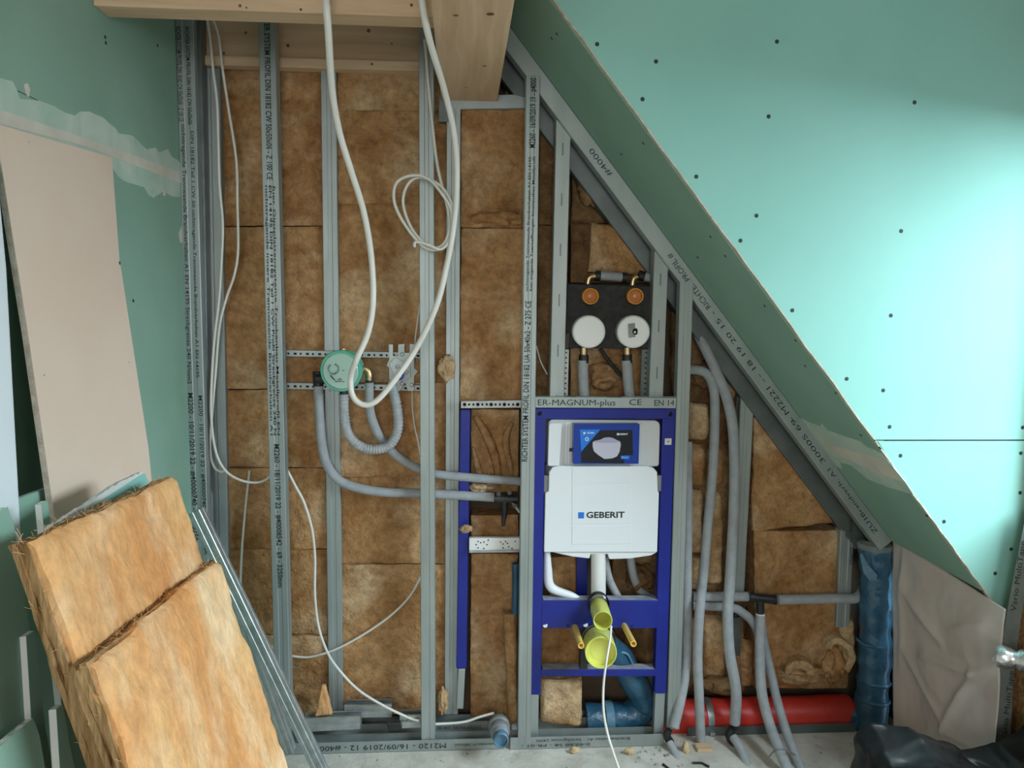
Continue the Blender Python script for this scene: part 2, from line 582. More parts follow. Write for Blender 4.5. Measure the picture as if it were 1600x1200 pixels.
L_ = lambda x, y: atx(x, y, XL)
patch = [(-40, 105), (0, 122), (20, 128), (26, 140), (30, 155), (60, 157), (80, 164), (100, 175), (116, 180), (125, 174), (140, 175), (160, 183), (180, 200), (186, 209), (205, 211), (216, 220), (228, 233),
         (243, 231), (248, 238), (262, 233), (268, 245), (276, 250), (281, 254), (282, 308), (268, 306), (255, 299), (240, 309), (232, 305), (225, 292), (200, 286), (183, 275), (175, 262), (150, 255), (80, 240), (0, 232), (-40, 225)]
sheet(patch, L_, (0.0006, 0, 0), 0.0008, 'filler', 'joint_filler', wl, 0.002)
sheet([(-40, 150), (0, 172), (140, 218), (240, 254), (282, 269), (282, 286), (230, 266), (130, 228), (0, 194), (-40, 178)], L_, (0.0014, 0, 0), 0.0008, 'filler_strip', 'joint_tape', wl)
for a in [[(37, 132), (43, 130), (47, 139), (45, 152), (41, 148)], [(279, 365), (284, 352), (285, 380), (281, 378)], [(254, 299), (258, 297), (259, 305), (255, 306)]]:
    sheet(a, L_, (0.0006, 0, 0), 0.0008, 'filler_strip', 'filler_spot', wl)
for a, b in [(182, 21), (165, 67), (246, 71), (164, 58), (150, 330), (208, 470)]:
    p = atx(a, b, XL)
    MB().cyl(p - V((0.001, 0, 0)), p + V((0.0012, 0, 0)), 0.0045, 10).build('screw', 'black_rubber', wl)

# ceiling and rear and window walls
MB().box((XL - 0.1, -4.7, ZC), (XR + 0.3, 0.3, ZC + 0.05)).build('ceiling', 'plaster_white', kind='structure')
mb = MB()
mb.box((XL - 0.1, -4.70, 0), (-0.85, -4.6, ZC)).box((0.55, -4.70, 0), (XR + 0.3, -4.6, ZC)).box((-0.85, -4.70, 0), (0.55, -4.6, 1.22)).box((-0.85, -4.70, 2.42), (0.55, -4.6, ZC))
mb.build('wall_front', 'plaster_white', kind='structure')
mb = MB()
y0, y1, z0, z1 = -2.60, -0.545, 1.03, 2.17
mb.box((XR, -4.6, 0), (XR + 0.2, y0, ZC)).box((XR, y1, 0), (XR + 0.2, YC, ZC)).box((XR, y0, 0), (XR + 0.2, y1, z0)).box((XR, y0, z1), (XR + 0.2, y1, ZC))
mb.build('wall_right', 'osb', kind='structure')


def window(name, lo, hi, ax):
    w = thing(name, None, None, lo, kind='structure')
    lo, hi = V(lo), V(hi)
    t = 0.06
    d = V((0.05, 0, 0)) if ax == 'x' else V((0, 0.05, 0))
    side = V((0, 1, 0)) if ax == 'x' else V((1, 0, 0))
    ln = (hi - lo).dot(side)
    up = V((0, 0, hi.z - lo.z))
    mb = MB()
    for a, b in ((lo, side * t + up), (lo + side * (ln - t), side * t + up), (lo, side * ln + V((0, 0, t))), (lo + up - V((0, 0, t)), side * ln + V((0, 0, t))), (lo + side * (ln / 2 - t / 2), side * t + up)):
        e = a + b + d
        mb.box(a, e)
    mb.build('window_frame', 'white_plastic', w, bevel=0.004)
    for k in (0, 1):
        a = lo + side * (t + k * (ln / 2 - t / 2)) + V((0, 0, t)) + d * 0.45
        MB().box(a, a + side * (ln / 2 - 1.5 * t) + up - V((0, 0, 2 * t)) + d * 0.1).build('pane', 'window_glass', w)
    return w


window('window_1', (XR + 0.13, y0, z0), (XR + 0.18, y1, z1), 'x')
window('window_2', (-0.85, -4.68, 1.22), (0.55, -4.63, 2.42), 'y')  # unseen opening added for the fill lamp behind it

# dormer cheek: bright upright wall facing the camera, its foot cut along the roof slope
pA, pB = at(800, 46, 0), at(1393, 845, 0)
sd = (pB - pA).normalized()                    # down the slope, to the right
sn = V((sd.z, 0, -sd.x))                       # off the slope, down into the room
sn = sn if sn.z < 0 else -sn
B0, B1 = at(865, 0, YC), at(1540, 925, YC)
bd = (B1 - B0).normalized()
zs = at(1480, 688, YC).z


def online(z):
    return B0 + bd * ((z - B0.z) / bd.z)


ck = thing('wall_cheek', None, None, (1.0, YC, 0.7), kind='structure')
e2 = B0 + bd * ((XR - B0.x) / bd.x)


def cheek_board(za, zb, seed):
    pts = []
    n = 26
    for i in range(n + 1):
        z = za + (zb - za) * i / n
        p = online(z)
        pts.append(p + bd.cross(V((0, 1, 0))) * (fbm(p + V((seed, 0, 0)), 14) * 0.0035))
    return pts


for za, zb, sgn in ((ZC, zs + 0.0015, 1), (zs - 0.0015, e2.z + 0.001, -1)):
    edge = cheek_board(za, zb, sgn)
    poly = edge + ([V((XR, YC, zb)), V((XR, YC, za))] if sgn > 0 else [V((XR, YC, za))])
    # tapered factory edge along the joint
    mb = MB()
    mb.prism(poly, (0, 0.0125, 0))
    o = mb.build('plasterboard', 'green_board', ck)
    mb = MB()
    out = -bd.cross(V((0, 1, 0)))
    out = out if out.z < 0 else -out
    jag = [p + out * (0.0012 + 0.0025 * abs(fbm(p, 40))) for p in edge]
    vs, fs = [], []
    for i, p in enumerate(edge):
        vs += [p - out * 0.002 + V((0, -0.0004, 0)), jag[i] + V((0, -0.0004, 0)), jag[i] + V((0, 0.0129, 0)), p - out * 0.002 + V((0, 0.0129, 0))]
    for i in range(len(edge) - 1):
        for k in range(4):
            fs.append((i * 4 + k, i * 4 + (k + 1) % 4, (i + 1) * 4 + (k + 1) % 4, (i + 1) * 4 + k))
    mb.add(vs, fs)
    mb.build('cut_edge', 'gypsum', ck)
p0, p1 = at(1366, 687, YC), V((XR, YC, zs))
mb = MB()
mb.box((p0.x + 0.03, YC - 0.0004, zs - 0.0016), (XR, YC + 0.002, zs + 0.0022))
mb.build('joint_gap', 'void', ck)
mb = MB()                                   # tapered edge of the lower board stands a hair proud
mb.hexa([(p0.x + 0.01, YC - 0.0018, zs - 0.002), (XR, YC - 0.0018, zs - 0.002), (XR, YC - 0.0002, zs - 0.035), (p0.x + 0.035, YC - 0.0002, zs - 0.035)],
        [(p0.x + 0.01, YC + 0.001, zs - 0.002), (XR, YC + 0.001, zs - 0.002), (XR, YC + 0.001, zs - 0.035), (p0.x + 0.035, YC + 0.001, zs - 0.035)])
mb.build('tapered_edge', 'green_board', ck)
mbk = MB()
mbk.prism([online(ZC) + V((0.06, 0.02, 0)), V((XR + 0.1, YC + 0.02, ZC)), V((XR + 0.1, YC + 0.02, e2.z)), online(e2.z) + V((0.06, 0.02, 0))], (0, 0.03, 0))
mbk.build('backing', 'wall_dark', ck)
SCREWS = [(933, 69), (1025, 96), (1214, 65), (1004, 155), (1201, 182), (1429, 160), (1088, 276), (1182, 337), (1157, 376), (1408, 361), (1238, 485), (1392, 493), (1323, 592), (1380, 610), (1390, 667), (1407, 712),
          (1595, 708), (1594, 770), (1475, 815), (1580, 858), (1555, 896), (1598, 668)]
for a, b in SCREWS:
    p = at(a, b, YC)
    MB().lathe([(0.0, 0.0010), (0.0052, 0.0008), (0.0064, -0.0005)], p, (0, -1, 0), 12).build('screw', 'print_ink', ck)

# roof slope between the cheek and the stud wall
rs = thing('ceiling_slope', None, None, pA, kind='structure')


def onslope(px, py):
    return onp(px, py, pA, sn)


up_ = pA - sd * 0.28
lw = pB + sd * 0.0
tj = (onslope(1278, 694) - pA).dot(sd)
for a, b in ((-0.5, tj - 0.001), (tj + 0.001, (pB - pA).length)):
    q0, q1 = pA + sd * a, pA + sd * b
    q = [V((q0.x, YC + 0.0125, q0.z)), V((q1.x, YC + 0.0125, q1.z)), V((q1.x, -0.002, q1.z)), V((q0.x, -0.002, q0.z))]
    MB().prism(q, -sn * 0.0125).build('plasterboard', 'green_board_shaded', rs)
q0, q1 = pA - sd * 0.5 - sn * 0.02, pB + sd * 0.10 - sn * 0.02
MB().prism([(q0.x, YC + 0.013, q0.z), (q1.x, YC + 0.013, q1.z), (q1.x, 0.23, q1.z), (q0.x, 0.23, q0.z)], -sn * 0.03).build('backing', 'wall_dark', rs)


def slope_sheet(pts, off, m, name):
    P = [onslope(*p) for p in pts]
    fin = []
    for i, p in enumerate(P):
        for k in range(4):
            q = p.lerp(P[(i + 1) % len(P)], k / 4)
            fin.append(q + sd * (fbm(q, 26) * 0.004) + sn * off)
    MB().prism(fin, -sn * 0.0008).build(name, m, rs)


slope_sheet([(1250, 652), (1283, 667), (1282, 660), (1294, 673), (1345, 690), (1352, 696), (1378, 708), (1416, 755), (1427, 772), (1390, 762), (1355, 748), (1330, 727), (1312, 722), (1316, 732), (1300, 726)], 0.0006, 'filler', 'joint_filler')
slope_sheet([(1281, 690), (1300, 696), (1350, 708), (1378, 716), (1412, 753), (1370, 738), (1320, 715)], 0.0014, 'filler_strip', 'joint_tape')
for a, b in [(862, 60), (870, 53), (971, 241), (1005, 224), (1090, 402), (1133, 400), (1195, 478), (1243, 532), (1258, 572), (1306, 614), (1110, 370), (1345, 680), (1375, 700), (1448, 806)]:
    p = onslope(a, b)
    MB().lathe([(0.0, 0.0010), (0.0045, 0.0008), (0.0055, -0.0005)], p, sn, 10).build('screw', 'print_ink', rs)

# knee wall: vapour foil below the slope
XK = 1.572
kw = thing('wall_knee', None, None, (XK, -0.25, 0), kind='structure')
MB().box((XK + 0.04, YC + 0.005, 0), (XR + 0.2, YC + 0.03, 0.74)).build('backing', 'osb', kw)
MB().box((XK + 0.045, YC + 0.03, 0), (XR + 0.1, -0.10, 0.62)).build('backing', 'wall_dark', kw)
MB().box((XK + 0.11, -0.02, 0), (XR + 0.1, 0.23, 0.9)).build('backing', 'wall_dark', kw)


def foil(name, c4, nu, nv, bulge, seed, m, parent, nrm, creases):
    c4 = [V(c) for c in c4]
    nrm = V(nrm)
    vs, fs = [], []
    for j in range(nv + 1):
        for i in range(nu + 1):
            u, v = i / nu, j / nv
            p = (c4[0] * (1 - u) + c4[1] * u) * (1 - v) + (c4[3] * (1 - u) + c4[2] * u) * v
            s = p * 1.0 + V((seed, seed, 0))
            edge = min(1, 6 * min(u, 1 - u) + 0.25) * min(1, 8 * min(v, 1 - v) + 0.15)
            h = 0.0
            for (a, b, c, d, wd, hh) in creases:
                e = V((c - a, d - b, 0))
                t = max(0, min(1, ((u - a) * e.x + (v - b) * e.y) / e.length_squared))
                dist = math.hypot(u - a - e.x * t, v - b - e.y * t)
                h += hh * math.exp(-(dist / wd) ** 1.3) * (0.35 + 0.65 * math.sin(math.pi * (0.1 + 0.8 * t)))
            h += fbm(s, 4, 2) * bulge + (0.3 - abs(noise.noise(s * 5.5))) * bulge * 0.8 + fbm(s, 16, 3) * bulge * 0.15
            vs.append(p + nrm * (h * edge))
    w = nu + 1
    fs = [(j * w + i, j * w + i + 1, (j + 1) * w + i + 1, (j + 1) * w + i) for j in range(nv) for i in range(nu)]
    mb = MB().add(vs, fs, True)
    o = mb.build(name, m, parent)
    sl = o.modifiers.new('solid', 'SOLIDIFY')
    sl.thickness = 0.001
    return o


zt = pB.z
foil('vapour_foil', [atx(1394, 838, XK), atx(1572, 952, XK - 0.005), atx(1552, 1200, XK - 0.005), atx(1396, 1172, XK)], 70, 70, 0.014, 3, 'foil_pe', kw, (-1, 0, 0),
     [(0.15, 0.22, 0.5, 0.38, 0.035, 0.018), (0.3, 0.5, 0.8, 0.48, 0.03, 0.014), (0.8, 0.48, 0.55, 0.85, 0.03, 0.018), (0.8, 0.48, 1.0, 0.36, 0.03, 0.014), (0.1, 0.5, 0.55, 0.8, 0.02, 0.012), (0.55, 0.85, 0.8, 0.88, 0.02, 0.012), (0.12, 0.0, 0.08, 0.6, 0.03, 0.01), (0.6, 0.3, 0.9, 0.15, 0.03, 0.012)])

# ---- tape over the foil at the corner of the window wall
tp = thing('adhesive_tape', 'grey printed adhesive tape running down the outer corner of the foil', 'tape', at(1560, 1190, YC - 0.055))
ty = YC - 0.055
MB().prism([at(x, y, ty) for x, y in ((1604, 800), (1626, 800), (1597, 955), (1583, 1060), (1577, 1200), (1549, 1200), (1557, 1060), (1574, 955))], (0, 0.0015, 0)).build('strip', 'tape_grey', tp)
for a_, b_ in (((1581, 955), (1596, 845)), ((1566, 1158), (1578, 1048))):
    p, q = at(*a_, ty), at(*b_, ty)
    lettering('printed_text', 'Vario MultiTape', (p + q) / 2 + V((0.004, -0.0012, 0)), q - p, (-1, 0, 0.2), 0.024, 'print_ink', tp, width=(q - p).length, bold=0.0)

# ================================================================== timber above the wall


def knots(parent, spots, nrm, m='knot'):
    for p, r in spots:
        r *= 0.7
        o = MB().lathe([(0.0, 0.0006), (r, 0.0002), (r * 1.1, -0.001)], p, nrm, 12).build('knot', m, parent)


YH = -0.56
h0, h1 = at(176, 10, YH), at(690, 27, YH)
zh = (h0.z + h1.z) / 2
hd = thing('header_beam', 'pale timber beam across the top, nearest, printed-free and knotty', 'beam', (-0.5, YH, zh), kind=None)
hd['label'] = 'pale knotty timber beam running along the top edge in front of the studs'
MB().box((XL, YH, zh), (-0.045, YH + 0.08, ZC)).build('timber', 'wood_x', hd, bevel=0.003)
knots(hd, [(at(375, 9, YH), 0.006), (at(470, 15, YH), 0.005), (at(643, 8, YH), 0.006), (at(385, 12, YH), 0.004)], (0, -1, 0))
u0, u1 = at(672, 40, 0.0), at(775, 148, 0.02)
zu = at(735, 148, 0.02).z
xa, xb = at(695, 148, 0.02).x - 0.014, at(775, 148, 0.02).x + 0.008
pu = thing('purlin', 'broad timber purlin reaching from the stud wall towards the viewer, underside showing', 'beam', ((xa + xb) / 2, -0.4, zu))
MB().box((xa, -1.6, zu), (xb, 0.10, ZC)).build('timber', 'wood_y', pu, bevel=0.004)
for (a, b, r) in [(757, 103, 0.006), (766, 22, 0.010), (729, 137, 0.004), (712, 24, 0.007), (790, 60, 0.004)]:
    p = onp(a, b, (0, 0, zu), (0, 0, 1))
    if xa + 0.01 < p.x < xb - 0.01:
        MB().lathe([(0.0, 0.0006), (r, 0.0002), (r * 1.1, -0.001)], p, (0, 0, -1), 12).build('knot', 'knot', pu)
b0, b1 = at(318, 92, 0.075), at(662, 112, 0.075)
bb = thing('rear_beam', 'shaded timber beam behind the tops of the studs with a lighter batten below', 'beam', (b0.x, 0.08, b0.z))
zb_ = at(480, 93, 0.085).z
MB().box((b0.x - 0.02, 0.085, zb_), (b1.x, 0.2, ZC)).build('timber', 'wood_x', bb, bevel=0.003)
zc_ = at(480, 106, 0.070).z
MB().box((b0.x - 0.02, 0.068, zc_), (b1.x, 0.12, zb_)).build('batten', 'wood_x', bb, bevel=0.003)
knots(bb, [(at(384, 51, 0.085), 0.007), (at(576, 48, 0.085), 0.009), (at(450, 71, 0.085), 0.008), (at(350, 83, 0.085), 0.005), (at(612, 68, 0.085), 0.005)], (0, -1, 0))
knots(bb, [(at(581, 100, 0.068), 0.006)], (0, -1, 0))

# ================================================================== metal framing


def channel(name, label, p0, p1, w, depth, right=(1, 0, 0), into=(0, 1, 0), side=1, cat='stud', m='steel', lips=True, slots=None, parent=None, group=None, kind=None, groove=True, base=None):
    """C-shaped sheet profile between p0 and p1 (centre of the face turned to the viewer)"""
    p0, p1, r, i_ = V(p0), V(p1), V(right).normalized() * side, V(into).normalized()
    g = 0.0016 if groove else 0
    cs = []
    if lips:
        cs += [(-w / 2, 0.009)]
    cs += [(-w / 2, 0.0016), (-w / 2 + 0.0016, 0), (-w * 0.16, 0), (-w * 0.12, g), (w * 0.12, g), (w * 0.16, 0), (w / 2 - 0.002, 0), (w / 2, 0.002), (w / 2, depth * 0.28), (w / 2 - g, depth * 0.34), (w / 2 - g, depth * 0.66), (w / 2, depth * 0.72), (w / 2, depth),
           (-w / 2, depth)]
    if lips:
        cs += [(-w / 2, depth - 0.009)]
    root = thing(name, label, cat, base or (p0 if p0.z < p1.z else p1), group, kind) if parent is None else parent
    n = len(cs)
    vs = [p + r * x + i_ * y for p in (p0, p1) for x, y in cs]
    fs = [(k, k + 1, n + k + 1, n + k) for k in range(n - 1)]
    o = MB().add(vs, fs).build('profile', m, root)
    sl = o.modifiers.new('sheet', 'SOLIDIFY')
    sl.thickness = 0.0011
    sl.offset = 0
    return root


MATS['steel_front'] = MATS['steel']  # same steel under a second name, no darker


def stud(label, top, bot, y, w=0.05, depth=0.05, side=1, **k):
    return channel('metal_stud', label, at(top[0], top[1], y), at(bot[0], bot[1], y), w, depth, side=side, **k)


def stud_text(root, body, a, b, y, up, m='print_ink', h=None, dx=0.0, bold=0.0, name='printed_text'):
    """text running from pixel a to pixel b"""
    p, q = at(*a, y), at(*b, y)
    d = q - p
    c = (p + q) / 2 + V((dx, -0.0012, 0))
    return lettering(name, body, c, d, up, h or 0.02, m, root, width=d.length, bold=bold or 0.011)


Z_, X_ = V((0, 0, 1)), V((1, 0, 0))
s = stud('printed metal stud joined to the end of the green wall', (287, 0), (322, 1180), 0.0, w=0.055, depth=0.06)
stud_text(s, 'RICHTER SYSTEM PROFIL DIN 18182 CW 50x50x06 - Z 100 CE', (284, 42), (289, 190), -0.0, X_, h=0.021, dx=-0.012)
stud_text(s, 'RICHTER SYSTEM PROFIL DIN 18182 CW 50x50x06', (292, 42), (297, 195), -0.0, X_, h=0.019, dx=0.0)
stud_text(s, 'nichttragende Trennwaende Brandverhalten A1 EN 14195 Streckgrenze 240 N/mm2', (290, 195), (300, 600), -0.0, X_, h=0.017, dx=-0.008)
stud_text(s, 'DIN 18182 Teil 1 CW 50 nichttragende Trennwaende Brandverhalten A1 EN 14195', (297, 205), (306, 590), -0.0, X_, h=0.014, dx=0.006)
stud_text(s, 'M2200 - 10/11/2019 22 - #40000740 - 69 - 3250mm', (302, 614), (311, 862), -0.0, X_, h=0.024, dx=-0.010)
stud_text(s, 'M2200 - 10/11/2019 22 - #40000740 - 69 - 3250mm', (309, 618), (318, 866), -0.0, X_, h=0.018, dx=0.008)
stud('plain wide metal stud set back between the green wall and the insulation', (323, 106), (343, 1120), 0.09, w=0.082, depth=0.05, groove=True)
stud('narrow dark strip for the shadow line beside the printed stud at the green wall', (308, 10), (331, 1175), 0.035, w=0.022, depth=0.05, m='steel_dark', groove=False)  # darkened steel strip painting in the shadow line beside the printed stud
s = stud('printed metal stud standing alone in front of the first insulation column', (416, 4), (443, 1162), 0.0, w=0.052, depth=0.05)
stud_text(s, 'RICHTER SYSTEM PROFIL DIN 18182 CW 50x50x06 - Z 100 CE', (416, 8), (421, 281), -0.0, X_, h=0.026)
for k, dx in enumerate((-0.012, 0.0, 0.012)):
    stud_text(s, ['nichttragende innere Trennwaende Brandverhalten A1', 'EN 14195 DIN 18182 Teil 1 CW Profil Streckgrenze 240 N', 'fuer Gipsplattensysteme Trockenbau Metallprofil EN'][k], (422, 290), (430, 680), -0.0, X_, h=0.012, dx=dx)
stud_text(s, 'M2260 - 18/11/2019 22 - #40008542 - 69 - 3250mm', (432, 694), (438, 918), -0.0, X_, h=0.026)
stud('plain stud behind the round green fitting', (513, 104), (525, 1118), 0.10, w=0.051, depth=0.05)
stud('plain front stud with the cable coil hanging before it', (666, 18), (669, 1156), 0.0, w=0.049, depth=0.05, side=1)
s = stud('plain set-back stud under the short crosspiece, beside the empty blue rail', (709, 164), (705, 1116), 0.10, w=0.048, depth=0.05, side=1)
c = channel('metal_crosspiece', 'short horizontal metal track below the broad timber purlin', at(690, 160, 0.10), at(828, 158, 0.10), 0.046, 0.05, right=(0, 0, -1), cat='track', groove=False)
MB().box(at(686, 190, 0.095), at(702, 152, 0.15)).build('bent_tab', 'steel_dark', c)
s = stud('thick printed stud running down beside the blue toilet frame', (833, 118), (819, 1166), -0.012, w=0.046, depth=0.04, side=1, lips=False, groove=True)
stud_text(s, 'RICHTER SYSTEM PROFIL DIN 18182 UA 50x40x2 - Z 275 CE', (820, 721), (826, 470), -0.012, -X_, h=0.028)
for k, dx in enumerate((-0.006, 0.008)):
    stud_text(s, ['nichttragende Trennwaende Brandverhalten A1 EN 14195', 'fuer tragende Tueroeffnungen Innenausbau Metallprofil'][k], (826, 455), (831, 245), -0.012, -X_, h=0.013, dx=dx)
stud_text(s, 'M2260 - 16/09/2019 19 - #4000', (832, 231), (834, 122), -0.012, -X_, h=0.03)
s = stud('plain metal stud closing the other side of the blue toilet frame', (1073, 440), (1052, 1140), -0.005, w=0.046, depth=0.04, side=-1, lips=False)
for lab, t, b in (('slotted metal stud beside the black valve plate, next to the long printed stud', (881, 170), (870, 620)),
                  ('slotted metal stud between the black valve plate and the roof slope', (1034, 385), (1025, 620))):
    s = stud(lab, t, b, 0.02, w=0.050, depth=0.05, side=-1 if t[0] < 1000 else -1, groove=False)
    n = 6 if t[0] < 1000 else 3
    for k in range(n):
        f = (0.14 + k * 0.175) if t[0] < 1000 else (0.22 + k * 0.31)
        x, y = t[0] + (b[0] - t[0]) * f, t[1] + (b[1] - t[1]) * f
        p = at(x, y, 0.02)
        MB().box(p - V((0.0022, 0.0012, 0.021)), p + V((0.0022, 0.0006, 0.021))).build('slot', 'steel_dark', s)
stud('dark set-back stud among the grey pipes under the slope', (1169, 600), (1152, 935), 0.11, w=0.050, depth=0.05, side=-1)
stud('short dark metal piece hanging low behind the forked pipes', (1151, 965), (1149, 1025), 0.12, w=0.035, depth=0.03, side=-1, m='steel_dark')
s = stud('printed set-back stud next to the tall blue drain pipe', (1326, 790), (1317, 980), 0.10, w=0.050, depth=0.05, side=-1)
stud_text(s, '3250mm - 69 - 40000', (1330, 882), (1329, 812), 0.10, X_, h=0.016)

# sloping track under the roof slope, two layers
for lab, y, off, wd, m in (('printed metal track following the roof slope', -0.002, 0.0275, 0.054, 'steel_front'), ('unprinted shade-darkened track behind the printed sloping one', 0.10, 0.052, 0.10, 'steel_dark')):  # rear layer is steel darkened in colour, imitating the shadow behind the front track
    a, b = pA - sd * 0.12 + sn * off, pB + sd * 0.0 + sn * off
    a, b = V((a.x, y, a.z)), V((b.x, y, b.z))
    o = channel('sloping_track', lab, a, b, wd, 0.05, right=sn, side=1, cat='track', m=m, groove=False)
    if y < 0.05:
        up2 = sn
        for body, c0, c1, h in (('#4000', (962, 268), (924, 232), 0.026), ('RICHTER PROFIL #', (1112, 478), (1044, 398), 0.028), ('- 18 19 20 15 -', (1190, 588), (1112, 488), 0.024), ('- M2221 -', (1240, 655), (1192, 592), 0.026),
                                ('3000S 69', (1288, 722), (1238, 655), 0.024), ('Brandverh. A1', (1352, 805), (1296, 732), 0.02), ('ZU1', (1372, 830), (1354, 808), 0.024)):
            # the text lies along the slope, its foot towards the board
            p, q_ = at(*c0, y), at(*c1, y)
            for z in (p, q_):
                pass
            def onl(p):
                t = (p - a).dot(sd)
                return a + sd * t
            P, Q = onl(p), onl(q_)
            lettering('printed_text', body, (P + Q) / 2 + V((0, -0.0012, 0)), (Q - P), sn, h, 'print_ink', o, width=(Q - P).length)
    else:
        pass

# floor tracks (U-shaped, open at the top)


def floor_track(label, x0, x1, y, w=0.05, h=0.042, m='steel', z=0.0):
    t = thing('floor_track', label, 'track', ((x0 + x1) / 2, y, z))
    mb = MB()
    mb.box((x0, y, z), (x1, y + 0.0012, z + h)).box((x0, y + w, z), (x1, y + w + 0.0012, z + h)).box((x0, y, z), (x1, y + w, z + 0.0012))
    mb.build('profile', m, t)
    return t


t = floor_track('printed floor track under the front studs beside the leaning batts', at(425, 1170, 0).x, at(788, 1170, 0).x, -0.006)
zt_ = 0.021
pt = lambda x, y=-0.0075: V((at(x, 1165, 0).x, y, zt_))
lettering('printed_text', 'M2120 - 16/09/2019 12 - #4000', (pt(697) + pt(492)) / 2, -X_, -Z_, 0.027, 'print_ink', t, width=(pt(697) - pt(492)).length)
lettering('printed_text', '69', pt(446), -X_, -Z_, 0.027, 'print_ink', t, width=0.04)
lettering('printed_text', 'Brandverhalten A1 240N/mm2', (pt(785) + pt(705)) / 2, -X_, -Z_, 0.014, 'print_ink', t, width=0.16)
t = floor_track('printed floor track under the blue toilet frame', at(797, 1170, 0).x, at(1036, 1170, 0).x, -0.012, h=0.046)
lettering('printed_text', 'Brandverhalten A1 - Streckgrenze 240N', (pt(990) + pt(830)) / 2 + V((0, -0.007, 0.012)), -X_, -Z_, 0.015, 'print_ink', t, width=0.34)
lettering('printed_text', '0:40:50 58 - PR-01 -', (pt(925) + pt(810)) / 2 + V((0, -0.007, -0.006)), -X_, -Z_, 0.015, 'print_ink', t, width=0.25)
t = floor_track('set-back floor track behind the loose stud offcuts', at(425, 1125, 0.1).x, at(800, 1125, 0.1).x, 0.105, h=0.045)
lettering('printed_text', 'SYSTEM PROFIL UW 50', V((at(718, 1125, 0.1).x, 0.1035, 0.024)), -X_, -Z_, 0.018, 'print_ink', t, width=0.16)
floor_track('set-back floor track behind the foot of the blue toilet frame', at(842, 1125, 0.1).x, at(1020, 1125, 0.1).x, 0.105, h=0.05)
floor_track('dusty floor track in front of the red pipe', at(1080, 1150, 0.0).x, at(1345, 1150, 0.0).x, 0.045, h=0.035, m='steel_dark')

# ================================================================== mineral wool between the studs
YB = 0.118
BK = V((0, 0.095, 0))


def lx(y, a, b):                       # x of a column edge at pixel row y (a at 105, b at 1115)
    return a + (b - a) * (y - 105) / 1010


def column(edges, rows, labels, m='wool', y=YB, seed=0, group=None, rnd=0.0035):
    (la, lb), (ra, rb) = edges
    for k, (t, b) in enumerate(rows):
        t, b = t - 1.9, b + 1.9
        q = [at(lx(t, la, lb), t, y), at(lx(t, ra, rb), t, y), at(lx(b, ra, rb), b, y), at(lx(b, la, lb), b, y)]
        dy = [0.0, 0.004, -0.003, 0.005, -0.002, 0.003, 0.0][(k + seed) % 7]
        q = [p + V((0, dy, 0)) for p in q]
        batt(q, BK, seed=seed + k, m=m, label=labels[k], group=group, rnd=rnd, edge=0.0025, amp=0.010)


column(((335, 353), (503, 513)), [(108, 351), (356, 606), (611, 729), (734, 857), (861, 991), (995, 1118)],
       ['brown wool batt at the top of the first column, right under the rear beam', 'brown wool batt in the first column below the dark open joint', 'short wool batt in the first column beside the long left foam pipe',
        'wool batt in the first column crossed by the hanging thin cable', 'wool batt in the first column, second from the floor', 'lowest wool batt of the first column behind the leaning metal profiles'], seed=1)
column(((526, 534), (700, 697)), [(106, 171), (174, 317), (320, 596), (600, 743), (747, 880), (884, 1116)],
       ['low strip of wool right under the beam in the second column', 'wool batt in the second column above the cable coil', 'tall wool batt in the second column behind the round green fitting',
        'wool batt behind the loop of corrugated hose', 'wool batt just below the two foam pipes running sideways', 'lowest wool batt of the second column, orange brown and tall'], seed=11)
column(((721, 716), (826, 812)), [(168, 354), (358, 626)],
       ['ragged wool batt under the short metal crosspiece', 'smooth tall wool batt beside the long printed stud above the empty blue rail'], seed=21, m='wool')
column(((845, 830), (872, 862)), [(168, 350), (354, 622)], ['narrow dark wool strip between the long printed stud and a slotted stud, higher one', 'narrow dark wool strip between the long printed stud and a slotted stud, lower one'], seed=25, m='wool_shaded', y=0.13)
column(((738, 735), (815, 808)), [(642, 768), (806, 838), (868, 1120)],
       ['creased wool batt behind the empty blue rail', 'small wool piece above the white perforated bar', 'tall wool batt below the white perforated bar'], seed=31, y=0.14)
column(((893, 890), (1015, 1012)), [(352, 440)], ['dim wool batt behind the top of the black valve plate'], seed=41, m='wool_shaded', y=0.155)
column(((893, 890), (1015, 1005)), [(545, 630)], ['brown wool seen under the black valve plate'], seed=43, m='wool', y=0.15)
column(((843, 843), (912, 912)), [(975, 1050)], ['wool behind the left orange rod of the toilet frame'], seed=45, m='wool', y=0.12)
column(((860, 860), (905, 905)), [(872, 932)], ['square of wool left of the white flush pipe'], seed=46, m='wool', y=0.12)
column(((958, 958), (1028, 1028)), [(872, 1036)], ['shaded wool right of the white flush pipe'], seed=47, m='wool_shaded', y=0.16)
column(((1175, 1180), (1330, 1325)), [(832, 1075)], ['large wool batt between the dark stud and the tall blue drain'], seed=48, m='wool', y=0.125)
